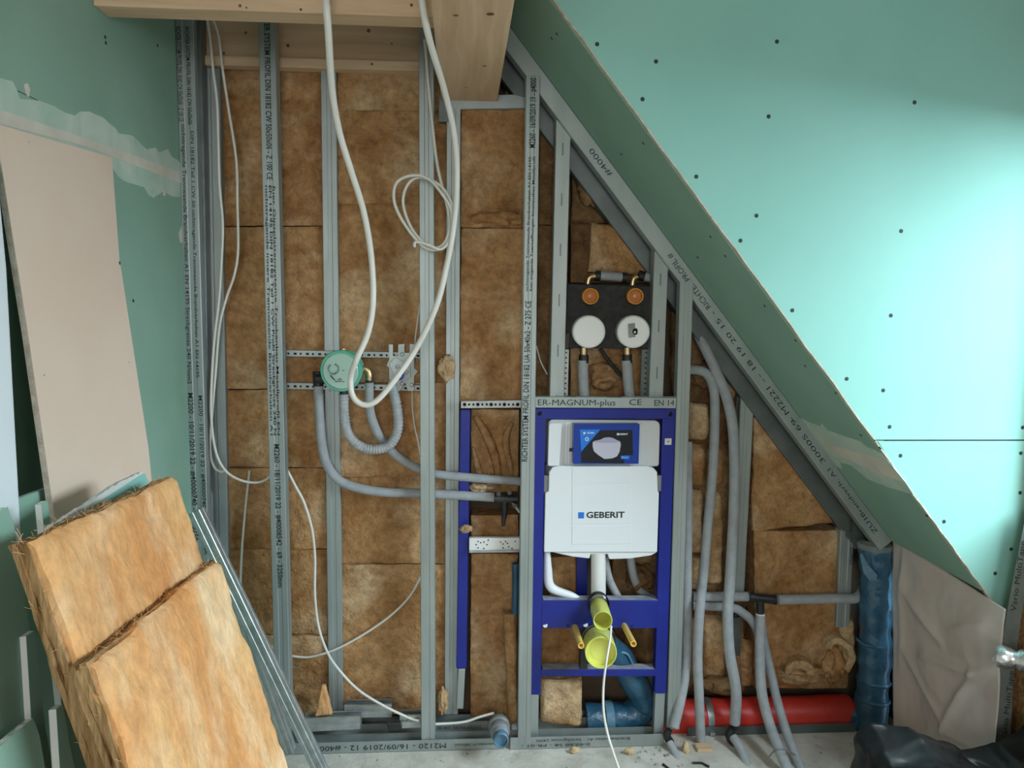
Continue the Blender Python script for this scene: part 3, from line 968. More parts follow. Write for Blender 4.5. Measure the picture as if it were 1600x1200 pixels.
# batt cut along the roof slope
q = [at(1178, 628, 0.122), at(1188, 628, 0.122), at(1318, 818, 0.122), at(1176, 832, 0.122)]
batt(q, BK, nu=30, nv=30, seed=52, m='wool', label='wool batt cut to a slant below the sloping track')
q = [at(1060, 600, 0.17), at(1165, 600, 0.17), at(1165, 1085, 0.17), at(1060, 1085, 0.17)]
batt(q, V((0, 0.05, 0)), seed=53, m='wool_shaded', label='dim wool behind the vertical grey foam pipes')
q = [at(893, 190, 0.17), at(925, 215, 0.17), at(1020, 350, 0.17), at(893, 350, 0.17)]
batt(q, V((0, 0.05, 0)), seed=54, m='wool_shaded', amp=0.02, label='dark torn wool high up under the sloping track')
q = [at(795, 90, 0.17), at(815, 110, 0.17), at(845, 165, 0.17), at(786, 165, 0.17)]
batt(q, V((0, 0.05, 0)), seed=55, m='wool_shaded', amp=0.012, nu=10, nv=10, label='small dark wool patch between timber purlin and sloping track')
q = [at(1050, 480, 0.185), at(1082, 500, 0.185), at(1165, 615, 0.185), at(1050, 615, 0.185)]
batt(q, V((0, 0.04, 0)), seed=56, m='wool_shaded', amp=0.015, label='dark wool in the corner above the bent grey pipes')
# small offcuts standing or folded
batt([at(845, 1062, -0.0 + 0.062), at(911, 1060, 0.062), at(911, 1140, 0.062), at(843, 1134, 0.062)], V((0, 0.04, 0)), seed=60, m='wool_pale', amp=0.014, label='loose pale wool offcut standing at the foot of the toilet frame')
batt([at(787, 962, 0.06), at(806, 962, 0.05), at(810, 1128, 0.05), at(794, 1138, 0.06)], V((0, 0.03, 0)), seed=61, m='wool', label='narrow upright wool offcut beside the foot of the long printed stud', edge=0.003)
batt([at(925, 345, 0.10), at(1010, 352, 0.12), at(1022, 432, 0.12), at(918, 425, 0.10)], V((0, 0.05, 0)), seed=62, m='wool', amp=0.016, label='folded pale wool piece above the black valve plate')
for k, (a, b, r, sx, sz, m, lab) in enumerate([
        (0, 0, 0, 0, 0, 'wool', None), (0, 0, 0, 0, 0, 'wool', None),
        (1100, 585, 0.17, 0.05, 0.04, 'wool_shaded', 'dark wool tuft at the bend of the grey pipes'), (1140, 600, 0.15, 0.025, 0.06, 'wool_pale', 'torn wool strip next to the dark set-back stud'),
        (0, 0, 0, 0, 0, 'wool', None), (0, 0, 0, 0, 0, 'wool', None),
        (0, 0, 0, 0, 0, 'wool', None), (0, 0, 0, 0, 0, 'wool', None),
        (0, 0, 0, 0, 0, 'wool', None),
        (960, 245, 0.14, 0.06, 0.06, 'wool_shaded', 'dark torn wool clump under the sloping track, higher'), (985, 305, 0.15, 0.07, 0.055, 'wool_shaded', 'dark torn wool clump under the sloping track, lower'),
        (780, 340, 0.135, 0.10, 0.03, 'wool', 'frayed wool roll at the joint beside the long printed stud'), (925, 280, 0.15, 0.05, 0.09, 'wool_shaded', 'wrinkled dark wool beside the slotted stud'),
        (0, 0, 0, 0, 0, 'wool', None), (752, 760, 0.12, 0.045, 0.02, 'wool_pale', 'folded wool tongue above the black pipe tee'),
        (728, 826, 0.05, 0.02, 0.012, 'wool_pale', 'small wool fluff stuck on the empty blue rail'), (893, 540, 0.16, 0.0, 0.0, 'wool', None),
        (1000, 905, 0.14, 0.05, 0.05, 'wool_shaded', 'wool crumpled beside the grey hose behind the toilet frame'), (1125, 1068, 0.14, 0.07, 0.03, 'wool_shaded', 'crushed wool along the top of the red pipe'),
        (692, 1095, 0.09, 0.018, 0.045, 'wool_pale', 'wool scrap at the foot of the stud beside the cable coil'), (885, 600, 0.15, 0.0, 0.0, 'wool', None), (945, 590, 0.15, 0.06, 0.045, 'wool', 'torn wool between the two pipes under the valve plate')]):
    if lab:
        lump(at(a, b, r), (sx, 0.045 if sx > 0.03 else 0.02, sz), k + 3, m, label=lab, sub=4)
lump(at(697, 575, 0.085), (0.028, 0.012, 0.04), 91, 'wool_pale', label='peeled wool flap at the edge of the plain front stud', sub=4)
for k, (x0, y0, x1, y1, dep, m, lab) in enumerate(((1078, 628, 1108, 690, 0.125, 'wool_pale', 'rounded pale wool pad behind the foam pipes, uppermost of a stack'), (1078, 692, 1104, 760, 0.135, 'wool', 'browner wool pad second in the stack behind the foam pipes'),
        (1077, 764, 1102, 868, 0.12, 'wool_pale', 'tall pale wool strip squeezed beside the toilet frame stud'), (1076, 872, 1100, 925, 0.125, 'wool_pale', 'short wool pad just above the crossing of the foam pipes'),
        (1106, 700, 1134, 762, 0.145, 'wool', 'brown wool pad between two foam pipes, higher one'), (1104, 768, 1132, 915, 0.135, 'wool_pale', 'long pale wool pad between two foam pipes'),
        (1076, 965, 1090, 1060, 0.14, 'wool_pale', 'narrow pale wool strip below the crossing of the foam pipes'), (1098, 962, 1136, 1072, 0.15, 'wool', 'brown wool pad between the foam pipes above the red pipe'),
        (1158, 1000, 1180, 1078, 0.15, 'wool', 'brown wool sliver beside the short dark metal piece'))):
    batt([at(x0, y0, dep), at(x1, y0 + 3, dep), at(x1, y1, dep), at(x0, y1, dep)], V((0, 0.05, 0)), amp=0.014, edge=0.006, rnd=0.018, seed=200 + k, m=m, label=lab)
# folds of the creased batt
for k, (pts, r) in enumerate([([(742, 650), (760, 680), (775, 720), (778, 765)], 0.016), ([(800, 660), (790, 690), (800, 740)], 0.013), ([(739, 700), (748, 740), (752, 768)], 0.012)]):
    pp = path(pts, 0.135)
    MB().tube(pp, r, 10, rf=lambda t, r=r: r * (0.5 + math.sin(math.pi * t) * 0.6)).build('mineral_wool_fold', 'wool', label=['long wool fold running down behind the empty blue rail', 'short wool fold next to the long printed stud', 'thin wool fold at the edge of the empty blue rail'][k], cat='insulation')

# ================================================================== batts and boards leaning against the left wall
leanA = None


def lean_slab(tl, tr, X, X_drop, th, name, label, m, down, cat, seed=0, wool=True, zbase=None, **k):
    """slab leaning against the left wall; top corners by pixel on the plane x=X, foot shifted into the room by X_drop per metre"""
    a, b = atx(*tl, X), atx(*tr, X)
    dn = V((X_drop, 0, -1)).normalized()
    la = (a.z - down) / -dn.z
    c, d = b + dn * ((b.z - down) / -dn.z), a + dn * la
    nrm = (b - a).cross(dn)
    nrm = nrm.normalized()
    if nrm.x < 0:
        nrm = -nrm
    return a, b, c, d, nrm


def wool_slab(tl, tr, X, drop, th, label, seed, m='wool_lit', kneel=0.0):
    a, b, c, d, n = lean_slab(tl, tr, X, drop, th, '', '', m, 0.015, '')
    t = thing('leaning_wool_batt', label, 'insulation', ((d + c) / 2))
    c = c + V((0, 0.03 + kneel, 0))
    d = d + V((0, kneel, 0))
    batt([a, b, c, d], -n * 0.014, nu=56, nv=110, amp=0.006, edge=0.006, rnd=0.008, seed=seed, m=m, parent=t, name='face', cat=None)
    # the laminated rim: three rough layers
    for k in range(3):
        s0, s1 = -n * ((th - 0.011) * k / 3 + 0.012), -n * ((th - 0.011) / 3 + 0.001)
        q = [p + s0 + (n * 0) for p in (a, b, c, d)]
        batt(q, s1, nu=40, nv=90, amp=0.003, edge=0.004 + 0.004 * (k % 2), rnd=0.003, seed=seed + 5 + k, m='wool_edge', parent=t, name='layer', cat=None)
    # torn fibres standing off the upper rim
    r2 = random.Random(seed)
    mb = MB()
    for k in range(110):
        u = r2.random()
        p = a.lerp(b, u) - n * (th * r2.random()) + n * 0.001
        if k % 3 == 0:
            p = a.lerp(d, r2.random() * 0.7) - n * (th * r2.random())
        L = r2.uniform(0.008, 0.026)
        dr = V((r2.uniform(-1, 1), r2.uniform(-1, 1), r2.uniform(-0.1, 1.0))).normalized()
        q = [p, p + dr * L * 0.5 + V((r2.uniform(-1, 1), r2.uniform(-1, 1), r2.uniform(-1, 1))) * 0.003, p + dr * L]
        mb.tube(q, 0.00035, 4, caps=False)
    mb.build('torn_fibres', 'wool_lit', t, kind='stuff')
    return t


A_X, B_X = -0.615, -0.525
wool_slab((57, 842), (277, 741), A_X, 0.27, 0.036, 'bright orange wool batt leaning at the green wall, the one behind with the higher top', 70, kneel=0.0)
wool_slab((152, 1031), (347, 871), B_X, 0.27, 0.036, 'bright orange wool batt leaning in front of another, its torn top edge lower', 80)

# third, crooked batt corner at the back (only its lower rim shows)
a, b, c, d, n = lean_slab((150, 1085), (178, 1070), -0.60, 0.27, 0.04, '', '', 'wool_edge', 0.015, '')
batt([a, b, c, d], -n * 0.04, nu=10, nv=60, amp=0.006, edge=0.003, seed=88, m='wool_edge', label='darker wool batt rim squeezed behind the two leaning orange batts', name='leaning_wool_batt')


def leaning_board(name, label, pts, X_top, drop, th, m, edge_m='gypsum', ragged=False, face=None):
    """plasterboard: outline by pixels on the leaning plane through (X_top at the first point)"""
    p0 = atx(*pts[0], X_top)
    nrm = V((1, 0, drop)).normalized()
    P = [onp(px, py, p0, nrm) for px, py in pts]
    t = thing(name, label, 'plasterboard', min(P, key=lambda p: p.z))
    MB().prism([onp(px, py, p0, nrm) for px, py in (face or pts)], -nrm * 0.0008).build('paper_face', m, t)
    fine = []
    for i, p in enumerate(P):
        q = P[(i + 1) % len(P)]
        k = max(1, int((q - p).length / 0.01)) if ragged else 1
        for j in range(k):
            w = p.lerp(q, j / k)
            if ragged:
                w = w + V((0, fbm(w, 40), fbm(w + V((3, 3, 3)), 40))) * 0.005
            fine.append(w - nrm * 0.0008)
    MB().prism(fine, -nrm * (th - 0.0016)).build('gypsum_core', edge_m, t)
    MB().prism([p - nrm * (th - 0.0008) for p in P], -nrm * 0.0008).build('paper_back', m, t)
    return t, P, nrm


# light wall panel at the far left and the stack of green boards below it
bt = leaning_board('leaning_plasterboard', 'large beige plasterboard leaning on the green wall, plain paper face', [(-8, 193), (175, 246), (187, 410), (189, 418), (232, 700), (238, 760), (245, 860), (107, 870), (85, 806), (44, 520)], -0.902, 0.095, 0.0125, 'beige_board')
p = onp(187, 411, bt[1][0], bt[2])
MB().lathe([(0.0, 0.001), (0.004, 0.0008), (0.005, -0.0003)], p, bt[2], 10).build('screw', 'black_rubber', bt[0])
for a, b, r in ((69, 586, 0.0025), (201, 566, 0.0025), (45, 222, 0.002)):
    p = onp(a, b, bt[1][0], bt[2])
    MB().lathe([(0.0, 0.0006), (r, 0.0003)], p, bt[2], 8).build('dent', 'paper_grey', bt[0])
leaning_board('leaning_plasterboard', 'small green plasterboard offcut with a torn white upper edge behind the wool batts', [(80, 822), (130, 792), (180, 757), (222, 737), (226, 738), (232, 752), (262, 900), (120, 960)], -0.70, 0.2, 0.0125, 'green_board', edge_m='plaster_white', ragged=True, face=[(100, 822), (135, 797), (180, 768), (222, 741), (226, 739), (232, 752), (262, 900), (120, 960)])
wp = thing('white_door_leaf', 'glossy white door leaf standing against the green wall at the picture edge', 'door leaf', atx(-20, 1000, -0.86))
p0 = atx(14, 330, -0.875)
nr = V((1, 0, 0.06)).normalized()
P = [onp(a, b, p0, nr) for a, b in ((-260, 190), (-2, 250), (14, 420), (40, 900), (60, 1300), (-200, 1400))]
MB().prism(P, -nr * 0.035).build('leaf', 'panel_white', wp, bevel=0.012, seg=4)
for k, (pts, X, drop, lab) in enumerate([
        ([(-60, 812), (75, 762), (84, 830), (120, 1130), (150, 1300), (0, 1400)], -0.86, 0.08, 'green plasterboard in the stack at the picture edge, the one nearest the white door leaf'),
        ([(-90, 838), (12, 792), (22, 820), (68, 1130), (95, 1300), (-80, 1400)], -0.735, 0.12, 'green plasterboard in the stack at the picture edge with a long pale cut edge'),
        ([(65, 788), (74, 782), (82, 840), (130, 1150), (145, 1240), (110, 1240)], -0.765, 0.12, 'narrow strip of white edged board just behind the wool batts'),
        ([(41, 994), (54, 985), (70, 1130), (100, 1300), (60, 1300)], -0.70, 0.12, 'short board strip with a pale edge low down behind the wool batts'),
        ([(-40, 1200), (52, 1122), (62, 1150), (90, 1320), (-60, 1400)], -0.66, 0.12, 'lowest green board offcut in the stack, its top edge slanting'),
        ([(88, 1108), (98, 1100), (112, 1180), (140, 1300), (100, 1300)], -0.64, 0.12, 'thin pale board strip directly beside the leaning wool batts')]):
    leaning_board('stacked_plasterboard', lab, pts, X, drop, 0.0125, 'green_board_shaded', edge_m='plaster_white', ragged=(k in (1, 4)))

# loose profiles leaning on the stack
for k, (pa, ya, pb, yb, w, lab) in enumerate([((303, 800), -0.18, (502, 1215), -0.22, 0.036, 'long shiny metal profile leaning from the wool batts down to the floor'),
                                              ((352, 905), -0.13, (452, 1180), -0.10, 0.03, 'second loose metal profile lying under the long leaning one')]):
    p, q = at(*pa, ya), at(*pb, yb)
    d = (q - p).normalized()
    rt = V((-d.z, 0, d.x)).normalized()
    channel('loose_profile', lab, p, q, w, 0.045, right=rt, into=d.cross(rt) if d.cross(rt).y > 0 else -d.cross(rt), side=1 if rt.x > 0 else -1, cat='profile', m='zinc', lips=True)

wool_curl(at(1243, 1044, 0.10), 0.052, -0.4, 3.3, 0.3, 0.07, 3, 'wool_pale', 'crumpled wool wad lying on the red pipe', 0.7, 0.032)
wool_curl(at(1268, 1050, 0.11), 0.030, 0.3, 3.9, 0.2, 0.06, 5, 'wool', 'small wool wad wedged between the wad on the red pipe and the curled flap', 0.7, 0.016)
wool_curl(at(1304, 1020, 0.10), 0.055, -0.9, 2.6, 0.2, 0.06, 8, 'wool_pale', 'curled wool flap beside the tall blue drain', 1.35, 0.026)
batt([at(1316, 975, 0.10), at(1337, 970, 0.10), at(1338, 1040, 0.10), at(1312, 1040, 0.10)], V((0, 0.04, 0)), amp=0.012, edge=0.006, rnd=0.014, seed=230, m='wool_pale', label='upright wool strip between the curled flap and the tall blue drain')
batt([at(502, 1073, 0.03), at(507, 1074, 0.03), at(519, 1119, 0.02), at(490, 1122, 0.02)], V((0, 0.018, 0)), amp=0.008, edge=0.005, rnd=0.006, seed=231, m='wool_lit', label='pointed orange wool scrap standing on the stud offcuts', nu=14, nv=22)

lump(at(1250, 1052, 0.12), (0.075, 0.035, 0.036), 301, 'wool_pale', label='flat wool crumple filling the gap under the wad on the red pipe')
lump(at(1300, 1040, 0.12), (0.045, 0.03, 0.06), 302, 'wool', label='brown wool crumple inside the curled flap by the tall blue drain')

# ================================================================== toilet frame, cistern


def px_box(mb, a, b, y0, y1):
    """box from pixel corner a to pixel corner b, front at y0, back at y1"""
    p, q = at(*a, y0), at(*b, y0)
    return mb.box((min(p.x, q.x), y0, min(p.z, q.z)), (max(p.x, q.x), y1, max(p.z, q.z)))


YF = 0.0
fr = thing('toilet_frame', 'deep blue steel installation frame carrying the white cistern', 'frame', at(940, 1150, YF))


def bar4(name, a, b, c, d, y0, y1, m, parent, bevel=0.003, label=None):
    """bar: front quad by pixels TL, TR, BR, BL"""
    f = [at(*p, y0) for p in (a, b, c, d)]
    return MB().hexa(f, [p + V((0, y1 - y0, 0)) for p in f]).build(name, m, parent, bevel=bevel, label=label)


bar4('upright', (835, 638), (853, 638), (845, 1086), (827, 1086), YF, YF + 0.04, 'blue_paint', fr)
bar4('upright', (1036, 638), (1056, 638), (1041, 1084), (1023, 1084), YF, YF + 0.04, 'blue_paint', fr)
bar4('top_bar', (835, 638), (1056, 638), (1055, 655), (835, 655), YF - 0.002, YF + 0.04, 'blue_paint', fr)
bar4('cross_bar', (846, 938), (1029, 938), (1027, 982), (846, 982), YF - 0.001, YF + 0.045, 'blue_paint', fr)
bar4('lower_bar', (845, 1046), (1025, 1046), (1024, 1057), (845, 1057), YF - 0.001, YF + 0.045, 'blue_paint', fr)
bar4('rear_post', (901, 868), (918, 868), (918, 936), (901, 936), 0.09, 0.12, 'blue_paint', fr)
bar4('dust_film', (849, 937.2), (1027, 937.2), (1027, 938.2), (849, 938.2), YF + 0.002, YF + 0.043, 'dust', fr, 0)
bar4('dust_film', (848, 1045.2), (1023, 1045.2), (1023, 1046.2), (848, 1046.2), YF + 0.002, YF + 0.043, 'dust', fr, 0)
bar4('foot', (828, 1085), (842, 1085), (841, 1158), (826, 1158), YF + 0.006, YF + 0.036, 'steel', fr, label='galvanised foot without paint')
bar4('foot', (1024, 1082), (1040, 1082), (1036, 1154), (1021, 1154), YF + 0.006, YF + 0.036, 'steel', fr, label='galvanised foot without paint')
for a, b in ((843, 646), (1047, 647)):
    MB().cyl(at(a, b, YF - 0.003), at(a, b, YF + 0.004), 0.009, 8).build('bolt_hole', 'void', fr)
st = MB()
px_box(st, (1039, 685), (1049, 695), YF - 0.0012, YF).build('sticker', 'paper_label', fr)
MB().cyl(at(1044, 690, YF - 0.0018), at(1044, 690, YF), 0.0028, 8).build('sticker_mark', 'print_ink', fr)
for k, (a, b) in enumerate(((852, 977), (915, 976))):
    MB().cyl(at(a, b, YF - 0.002), at(a, b, YF + 0.001), 0.0085, 14).build('plug', 'white_plastic', fr, label='white plastic plug')
for a, b in ((887, 977), (987, 977)):
    MB().cyl(at(a, b, YF - 0.0015), at(a, b, YF + 0.001), 0.005, 10).build('bolt_hole', 'void', fr)
for k in range(7):
    a = 872 + k * 22
    for yy in (937, 1045):
        p = at(a, yy, YF + 0.02)
        MB().box(p - V((0.003, 0.003, 0.001)), p + V((0.003, 0.003, 0.0022))).build('rail_slot', 'void', fr)

# fixing rail above the frame
t = thing('fixing_rail', 'knurled printed metal rail lying on top of the blue toilet frame', 'rail', at(945, 637, -0.004))
bar4('profile', (834, 620), (1057, 622), (1056, 638), (834, 637), -0.006, 0.045, 'steel', t, 0.001)
lettering('printed_text', 'ER-MAGNUM-plus', (at(838, 629, -0.007) + at(964, 630, -0.007)) / 2, (1, 0, 0), (0, 0, 1), 0.029, 'print_ink', t, width=0.27)
lettering('printed_text', 'CE', at(993, 629, -0.007), (1, 0, 0), (0, 0, 1), 0.029, 'print_ink', t, width=0.044)
lettering('printed_text', 'EN 14', at(1038, 630, -0.007), (1, 0, 0), (0, 0, 1), 0.029, 'print_ink', t, width=0.07)
mb = MB()
for k in range(74):
    x = 837 + k * 3
    if 870 < x < 900 or 946 < x < 972:
        continue
    p = at(x, 620.5, -0.004)
    mb.obox(p, (0.0022, 0, 0.0022), (0, 0.002, 0), (-0.0007, 0, 0.0007))
mb.build('knurled_edge', 'steel', t, kind='stuff')

ci = thing('cistern', 'white plastic concealed cistern hung in the blue frame, lettered on its front', 'cistern', at(938, 872, 0.02))


def rrect(a, b, c, d, r, y, n=5):
    """rounded quad by pixels at depth y"""
    P = [at(*p, y) for p in (a, b, c, d)]
    out = []
    for i, p in enumerate(P):
        u = (P[i - 1] - p).normalized() * r[i]
        w = (P[(i + 1) % 4] - p).normalized() * r[i]
        if r[i] == 0:
            out.append(p)
            continue
        for k in range(n + 1):
            t = k / n
            out.append(p + u * (1 - t) ** 2 + w * t ** 2)
    return out


MB().prism(rrect((857, 655), (1032, 657), (1030, 729), (855, 729), (0.02, 0.025, 0.012, 0.01), 0.012), (0, 0.11, 0)).build('upper_tank', 'cistern_grey', ci, bevel=0.004, label='pale grey upper tank')
MB().prism(rrect((858, 661), (878, 661), (874, 728), (856, 728), (0.01, 0.006, 0.002, 0.01), 0.004), (0, 0.02, 0)).build('side_rib', 'cistern_white', ci, bevel=0.006)
for x in (884, 888):
    px_box(MB(), (x, 660), (x + 1.6, 728), 0.009, 0.02).build('thin_rib', 'cistern_white', ci)
px_box(MB(), (985, 662), (1001, 727), 0.008, 0.02).build('side_rib', 'cistern_grey', ci, bevel=0.003)
# lower body with shaped outline
out = [(863, 731), (872, 728), (1010, 728), (1022, 732), (1027, 738), (1028, 768), (1030, 770), (1027, 863), (850, 863), (852, 770), (857, 768), (858, 738)]
MB().prism([at(a, b, -0.006) for a, b in out], (0, 0.12, 0)).build('lower_tank', 'cistern_white', ci, bevel=0.006, seg=3)
bo = [(864, 863), (1026, 863), (1018, 868), (985, 873), (952, 874), (950, 866), (923, 866), (921, 873), (895, 870), (876, 866)]
MB().prism([at(a, b, 0.004) for a, b in bo], (0, 0.09, 0)).build('tank_bottom', 'cistern_white', ci, bevel=0.003)
# raised central panel in shallow relief
for a, b in (((894, 729), (986, 755)), ((894, 756), (986, 787)), ((894, 788), (986, 819)), ((894, 821), (986, 850))):
    px_box(MB(), a, b, -0.0078, 0.0).build('relief_panel', 'cistern_white', ci, bevel=0.0014)
for q in (((850, 737), (857, 769)), ((1026, 737), (1033, 768))):
    px_box(MB(), (q[0][0], q[0][1] + 6), q[1], 0.0, 0.03).build('side_clip', 'grey_cap', ci, bevel=0.002)
p, r = at(903.5, 800.5, -0.0082), at(912.5, 810, -0.0082)
MB().box((p.x, -0.0086, r.z), (r.x, -0.0076, p.z)).build('logo_square', 'logo_blue', ci)
lettering('lettering', 'GEBERIT', (at(916, 805, -0.0084) + at(976, 805, -0.0084)) / 2, (1, 0, 0), (0, 0, 1), 0.0305, 'print_ink', ci, width=(at(976, 805, -0.0084) - at(916, 805, -0.0084)).length, bold=0.028)
p = at(892, 703, 0.008)
MB().box(p - V((0.006, 0.0, 0.006)), p + V((0.006, 0.004, 0.006))).build('side_mark', 'print_ink_blue', ci)
# overflow and flush pipes
MB().tube(path([(935, 860), (935, 900), (935, 940)], 0.03), 0.0265, 24).build('flush_pipe', 'white_plastic', ci)
MB().tube(path([(855, 862), (856, 890), (858, 912), (868, 922), (895, 931), (905, 938)], 0.03), 0.0, 14, rf=lambda t: 0.011 + 0.006 * max(0, math.sin(math.pi * min(1, t * 1.2)))).build('supply_tube', 'cistern_white', ci)

# printed cover box on the cistern
bx = thing('cover_box', 'dark blue printed cardboard cover with a picture of a pale toilet bowl', 'box', at(947, 726, -0.03))
px_box(MB(), (897, 663), (998, 725), -0.028, 0.012).build('carton', 'box_blue', bx, bevel=0.002)
yb = -0.0285
bq = lambda *pts: [at(a, b, yb) for a, b in pts]
MB().prism(bq((908, 673), (988, 672), (989, 711), (976, 711), (975, 724), (908, 723), (908, 702), (937, 674)), (0, 0.0004, 0)).build('dark_print', 'box_black', bx)
MB().prism([p + V((0, -0.0004, 0)) for p in bq((906, 671), (938, 671), (908, 706))], (0, 0.0004, 0)).build('corner_print', 'logo_blue', bx)
k_ = lambda *pts: [p + V((0, -0.0008, 0)) for p in bq(*pts)]
MB().prism(k_((926, 691), (929, 689), (938, 687), (944, 684), (951, 683), (957, 684), (969, 690), (970, 695), (968, 706), (964, 713), (957, 716), (948, 717), (944, 717), (935, 711), (928, 705), (926, 698)), (0, 0.0004, 0)).build('bowl_picture', 'box_pale', bx)
MB().prism([p + V((0, -0.0004, 0)) for p in k_((927, 691), (938, 687), (949, 683), (957, 684), (969, 690), (960, 692), (944, 692))], (0, 0.0004, 0)).build('lid_picture', 'box_pale_shade', bx)
lettering('printed_text', 'SIGMA', at(923, 676.5, yb - 0.0008), X_, Z_, 0.009, 'white_ink', bx, width=0.026, bold=0.02)
px_box(MB(), (911.5, 675), (914.5, 678.5), yb - 0.001, yb).build('logo_square', 'white_ink', bx)
mb = MB()
mb.lathe([(0.0042, 0), (0.0042, 0.0012), (0.0068, 0.0012), (0.0068, 0)], at(917, 686, yb), (0, -1, 0), 10).build('round_print', 'white_ink', bx)
lettering('printed_text', 'GEBERIT', at(974, 678.5, yb - 0.0008), X_, Z_, 0.008, 'white_ink', bx, width=0.032, bold=0.03)
px_box(MB(), (964, 676.8), (967, 680.2), yb - 0.001, yb).build('logo_square', 'white_ink', bx)
px_box(MB(), (970, 712), (983.5, 717.5), yb - 0.0012, yb).build('badge_print', 'logo_blue', bx, bevel=0.001)
lettering('printed_text', 'Rimfree', at(976.7, 714.7, yb - 0.0016), X_, Z_, 0.006, 'white_ink', bx, width=0.02)

# connectors of the toilet frame: yellow caps and threaded rods point at the viewer


def open_cup(name, label, cat, c_px, y0, y1, r, wall, m, depth, inner=None, back_px=None, n=30):
    c = at(*c_px, y0)
    b = V((c.x, y1, c.z)) if back_px is None else at(*back_px, y1)
    ax = (b - c)
    L = ax.length
    t = thing(name, label, cat, b)
    MB().lathe([(r - wall, depth), (r - wall, 0.002), (r - wall * 0.6, 0), (r - wall * 0.3, 0), (r, 0.002), (r, L)], c, ax, n).build('shell', m, t)
    MB().lathe([(0.0, depth), (r - wall, depth)], c, ax, n).build('inner_disc', inner or m, t)
    return t, c, ax


t, c, ax = open_cup('flush_plug', 'smaller yellow plastic cap on the flush outlet, upper of two', 'cap', (942, 970), -0.15, 0.0, 0.0325, 0.0035, 'yellow_plastic', 0.055, 'yellow_dark', (935, 946))
MB().lathe([(0.0, 0.053), (0.018, 0.053), (0.018, 0.055)], c, ax).build('moulded_ring', 'yellow_dark', t)
MB().lathe([(0.038, 0.0), (0.038, 0.03), (0.033, 0.03)], at(936, 945, -0.03), (0, 1, 0), 26).build('rubber_collar', 'black_rubber', t)
t, c, ax = open_cup('drain_plug', 'bigger yellow plastic cap on the drain bend, lower of two', 'cap', (939, 1020), -0.15, 0.0, 0.054, 0.004, 'yellow_plastic', 0.03, 'yellow_plastic', (934, 998))
MB().lathe([(0.0, 0.029), (0.034, 0.029), (0.036, 0.031)], c, ax).build('moulded_ring', 'yellow_plastic', t)
t = thing('drain_bend', 'black rubber collar and bend behind the bigger yellow cap', 'pipe fitting', at(934, 1035, 0.0))
MB().lathe([(0.05, -0.012), (0.060, -0.010), (0.060, 0.012), (0.054, 0.016), (0.054, 0.06), (0.05, 0.06)], at(935, 1001, -0.015), (0, 1, 0), 30).build('collar', 'black_rubber', t)
MB().lathe([(0.061, -0.006), (0.0635, -0.003), (0.0635, 0.005), (0.061, 0.008)], at(935, 1001, -0.015), (0, 1, 0), 30).build('clamp_band', 'steel_dark', t)
px_box(MB(), (908, 968), (918, 1050), 0.0, 0.04).build('bracket', 'black_plastic', t, bevel=0.003)
for lab, e, b in (('orange yellow threaded rod sleeve beside the caps, the one next to the long printed stud', (908, 1009), (898, 979)), ('orange yellow threaded rod sleeve beside the caps, the one next to the grey foam pipes', (990, 1006), (975, 977))):
    c, q = at(*e, -0.17), at(*b, 0.0)
    t = thing('rod_sleeve', lab, 'sleeve', q)
    MB().lathe([(0.004, 0.03), (0.0075, 0.0), (0.0105, 0.0), (0.0105, (q - c).length)], c, q - c, 16).build('sleeve', 'gold_rod', t)
    MB().lathe([(0.0, 0.02), (0.0075, 0.02)], c, q - c, 16).build('bore', 'orange_plastic', t)

# second, empty frame at the left
f2 = thing('empty_toilet_rail', 'blue steel upright half hidden behind a plain stud, without cistern', 'frame', at(725, 1105, 0.1))
bar4('upright', (719, 640), (735, 640), (729, 1045), (713, 1045), 0.075, 0.098, 'blue_paint', f2)
bar4('foot', (716, 1045), (727, 1045), (724, 1108), (713, 1108), 0.08, 0.096, 'steel', f2, label='galvanised foot without paint')
t = thing('perforated_rail', 'perforated metal rail at the top of the empty blue upright', 'rail', at(770, 637, 0.05))
bar4('strip', (720, 627), (822, 625), (822, 637), (720, 638), 0.05, 0.075, 'zinc', t, 0.001)
mb = MB()
for k in range(14):
    a = 726 + k * 6.9
    mb.cyl(at(a, 632, 0.0492), at(a, 632, 0.052), 0.0042 if k % 3 else 0.0065, 8)
mb.build('perforation', 'void', t, kind='stuff')
t = thing('perforated_bar', 'white perforated mounting bar across the empty blue upright', 'bar', at(772, 862, 0.05))
bar4('strip', (733, 841), (814, 840), (814, 860), (733, 861), 0.06, 0.08, 'white_plastic', t, 0.002)
bar4('lower_lip', (733, 861), (814, 860), (814, 863), (733, 864), 0.05, 0.08, 'zinc', t, 0.001)
mb = MB()
for a, b in ((747, 846), (751, 848), (756, 847), (761, 851), (744, 851), (747, 856), (756, 857), (782, 847), (786, 850), (790, 846), (793, 849), (795, 854), (786, 856), (800, 857), (805, 846), (763, 844)):
    mb.cyl(at(a, b, 0.059), at(a, b, 0.061), 0.0026, 8)
mb.build('perforation', 'void', t, kind='stuff')
t = thing('pipe_tee', 'black plastic pipe tee with bolts at the end of the lower sideways foam pipe', 'pipe fitting', at(795, 815, 0.07))
MB().tube(path([(772, 778), (790, 779), (808, 780)], 0.05), 0.0165, 14).build('body', 'black_plastic', t)
MB().tube(path([(788, 778), (788, 800), (786, 822)], 0.05), 0.0, 12, rf=lambda u: 0.016 - 0.010 * u).build('spout', 'black_plastic', t)
for a, b in ((779, 772), (796, 770), (804, 790)):
    MB().cyl(at(a, b, 0.02), at(a, b, 0.045), 0.008, 10).build('bolt', 'black_plastic', t)
MB().cyl(at(800, 784, 0.045), at(812, 800, 0.045), 0.006, 10).build('lever', 'steel', t)

# ================================================================== foam-covered pipes and hoses


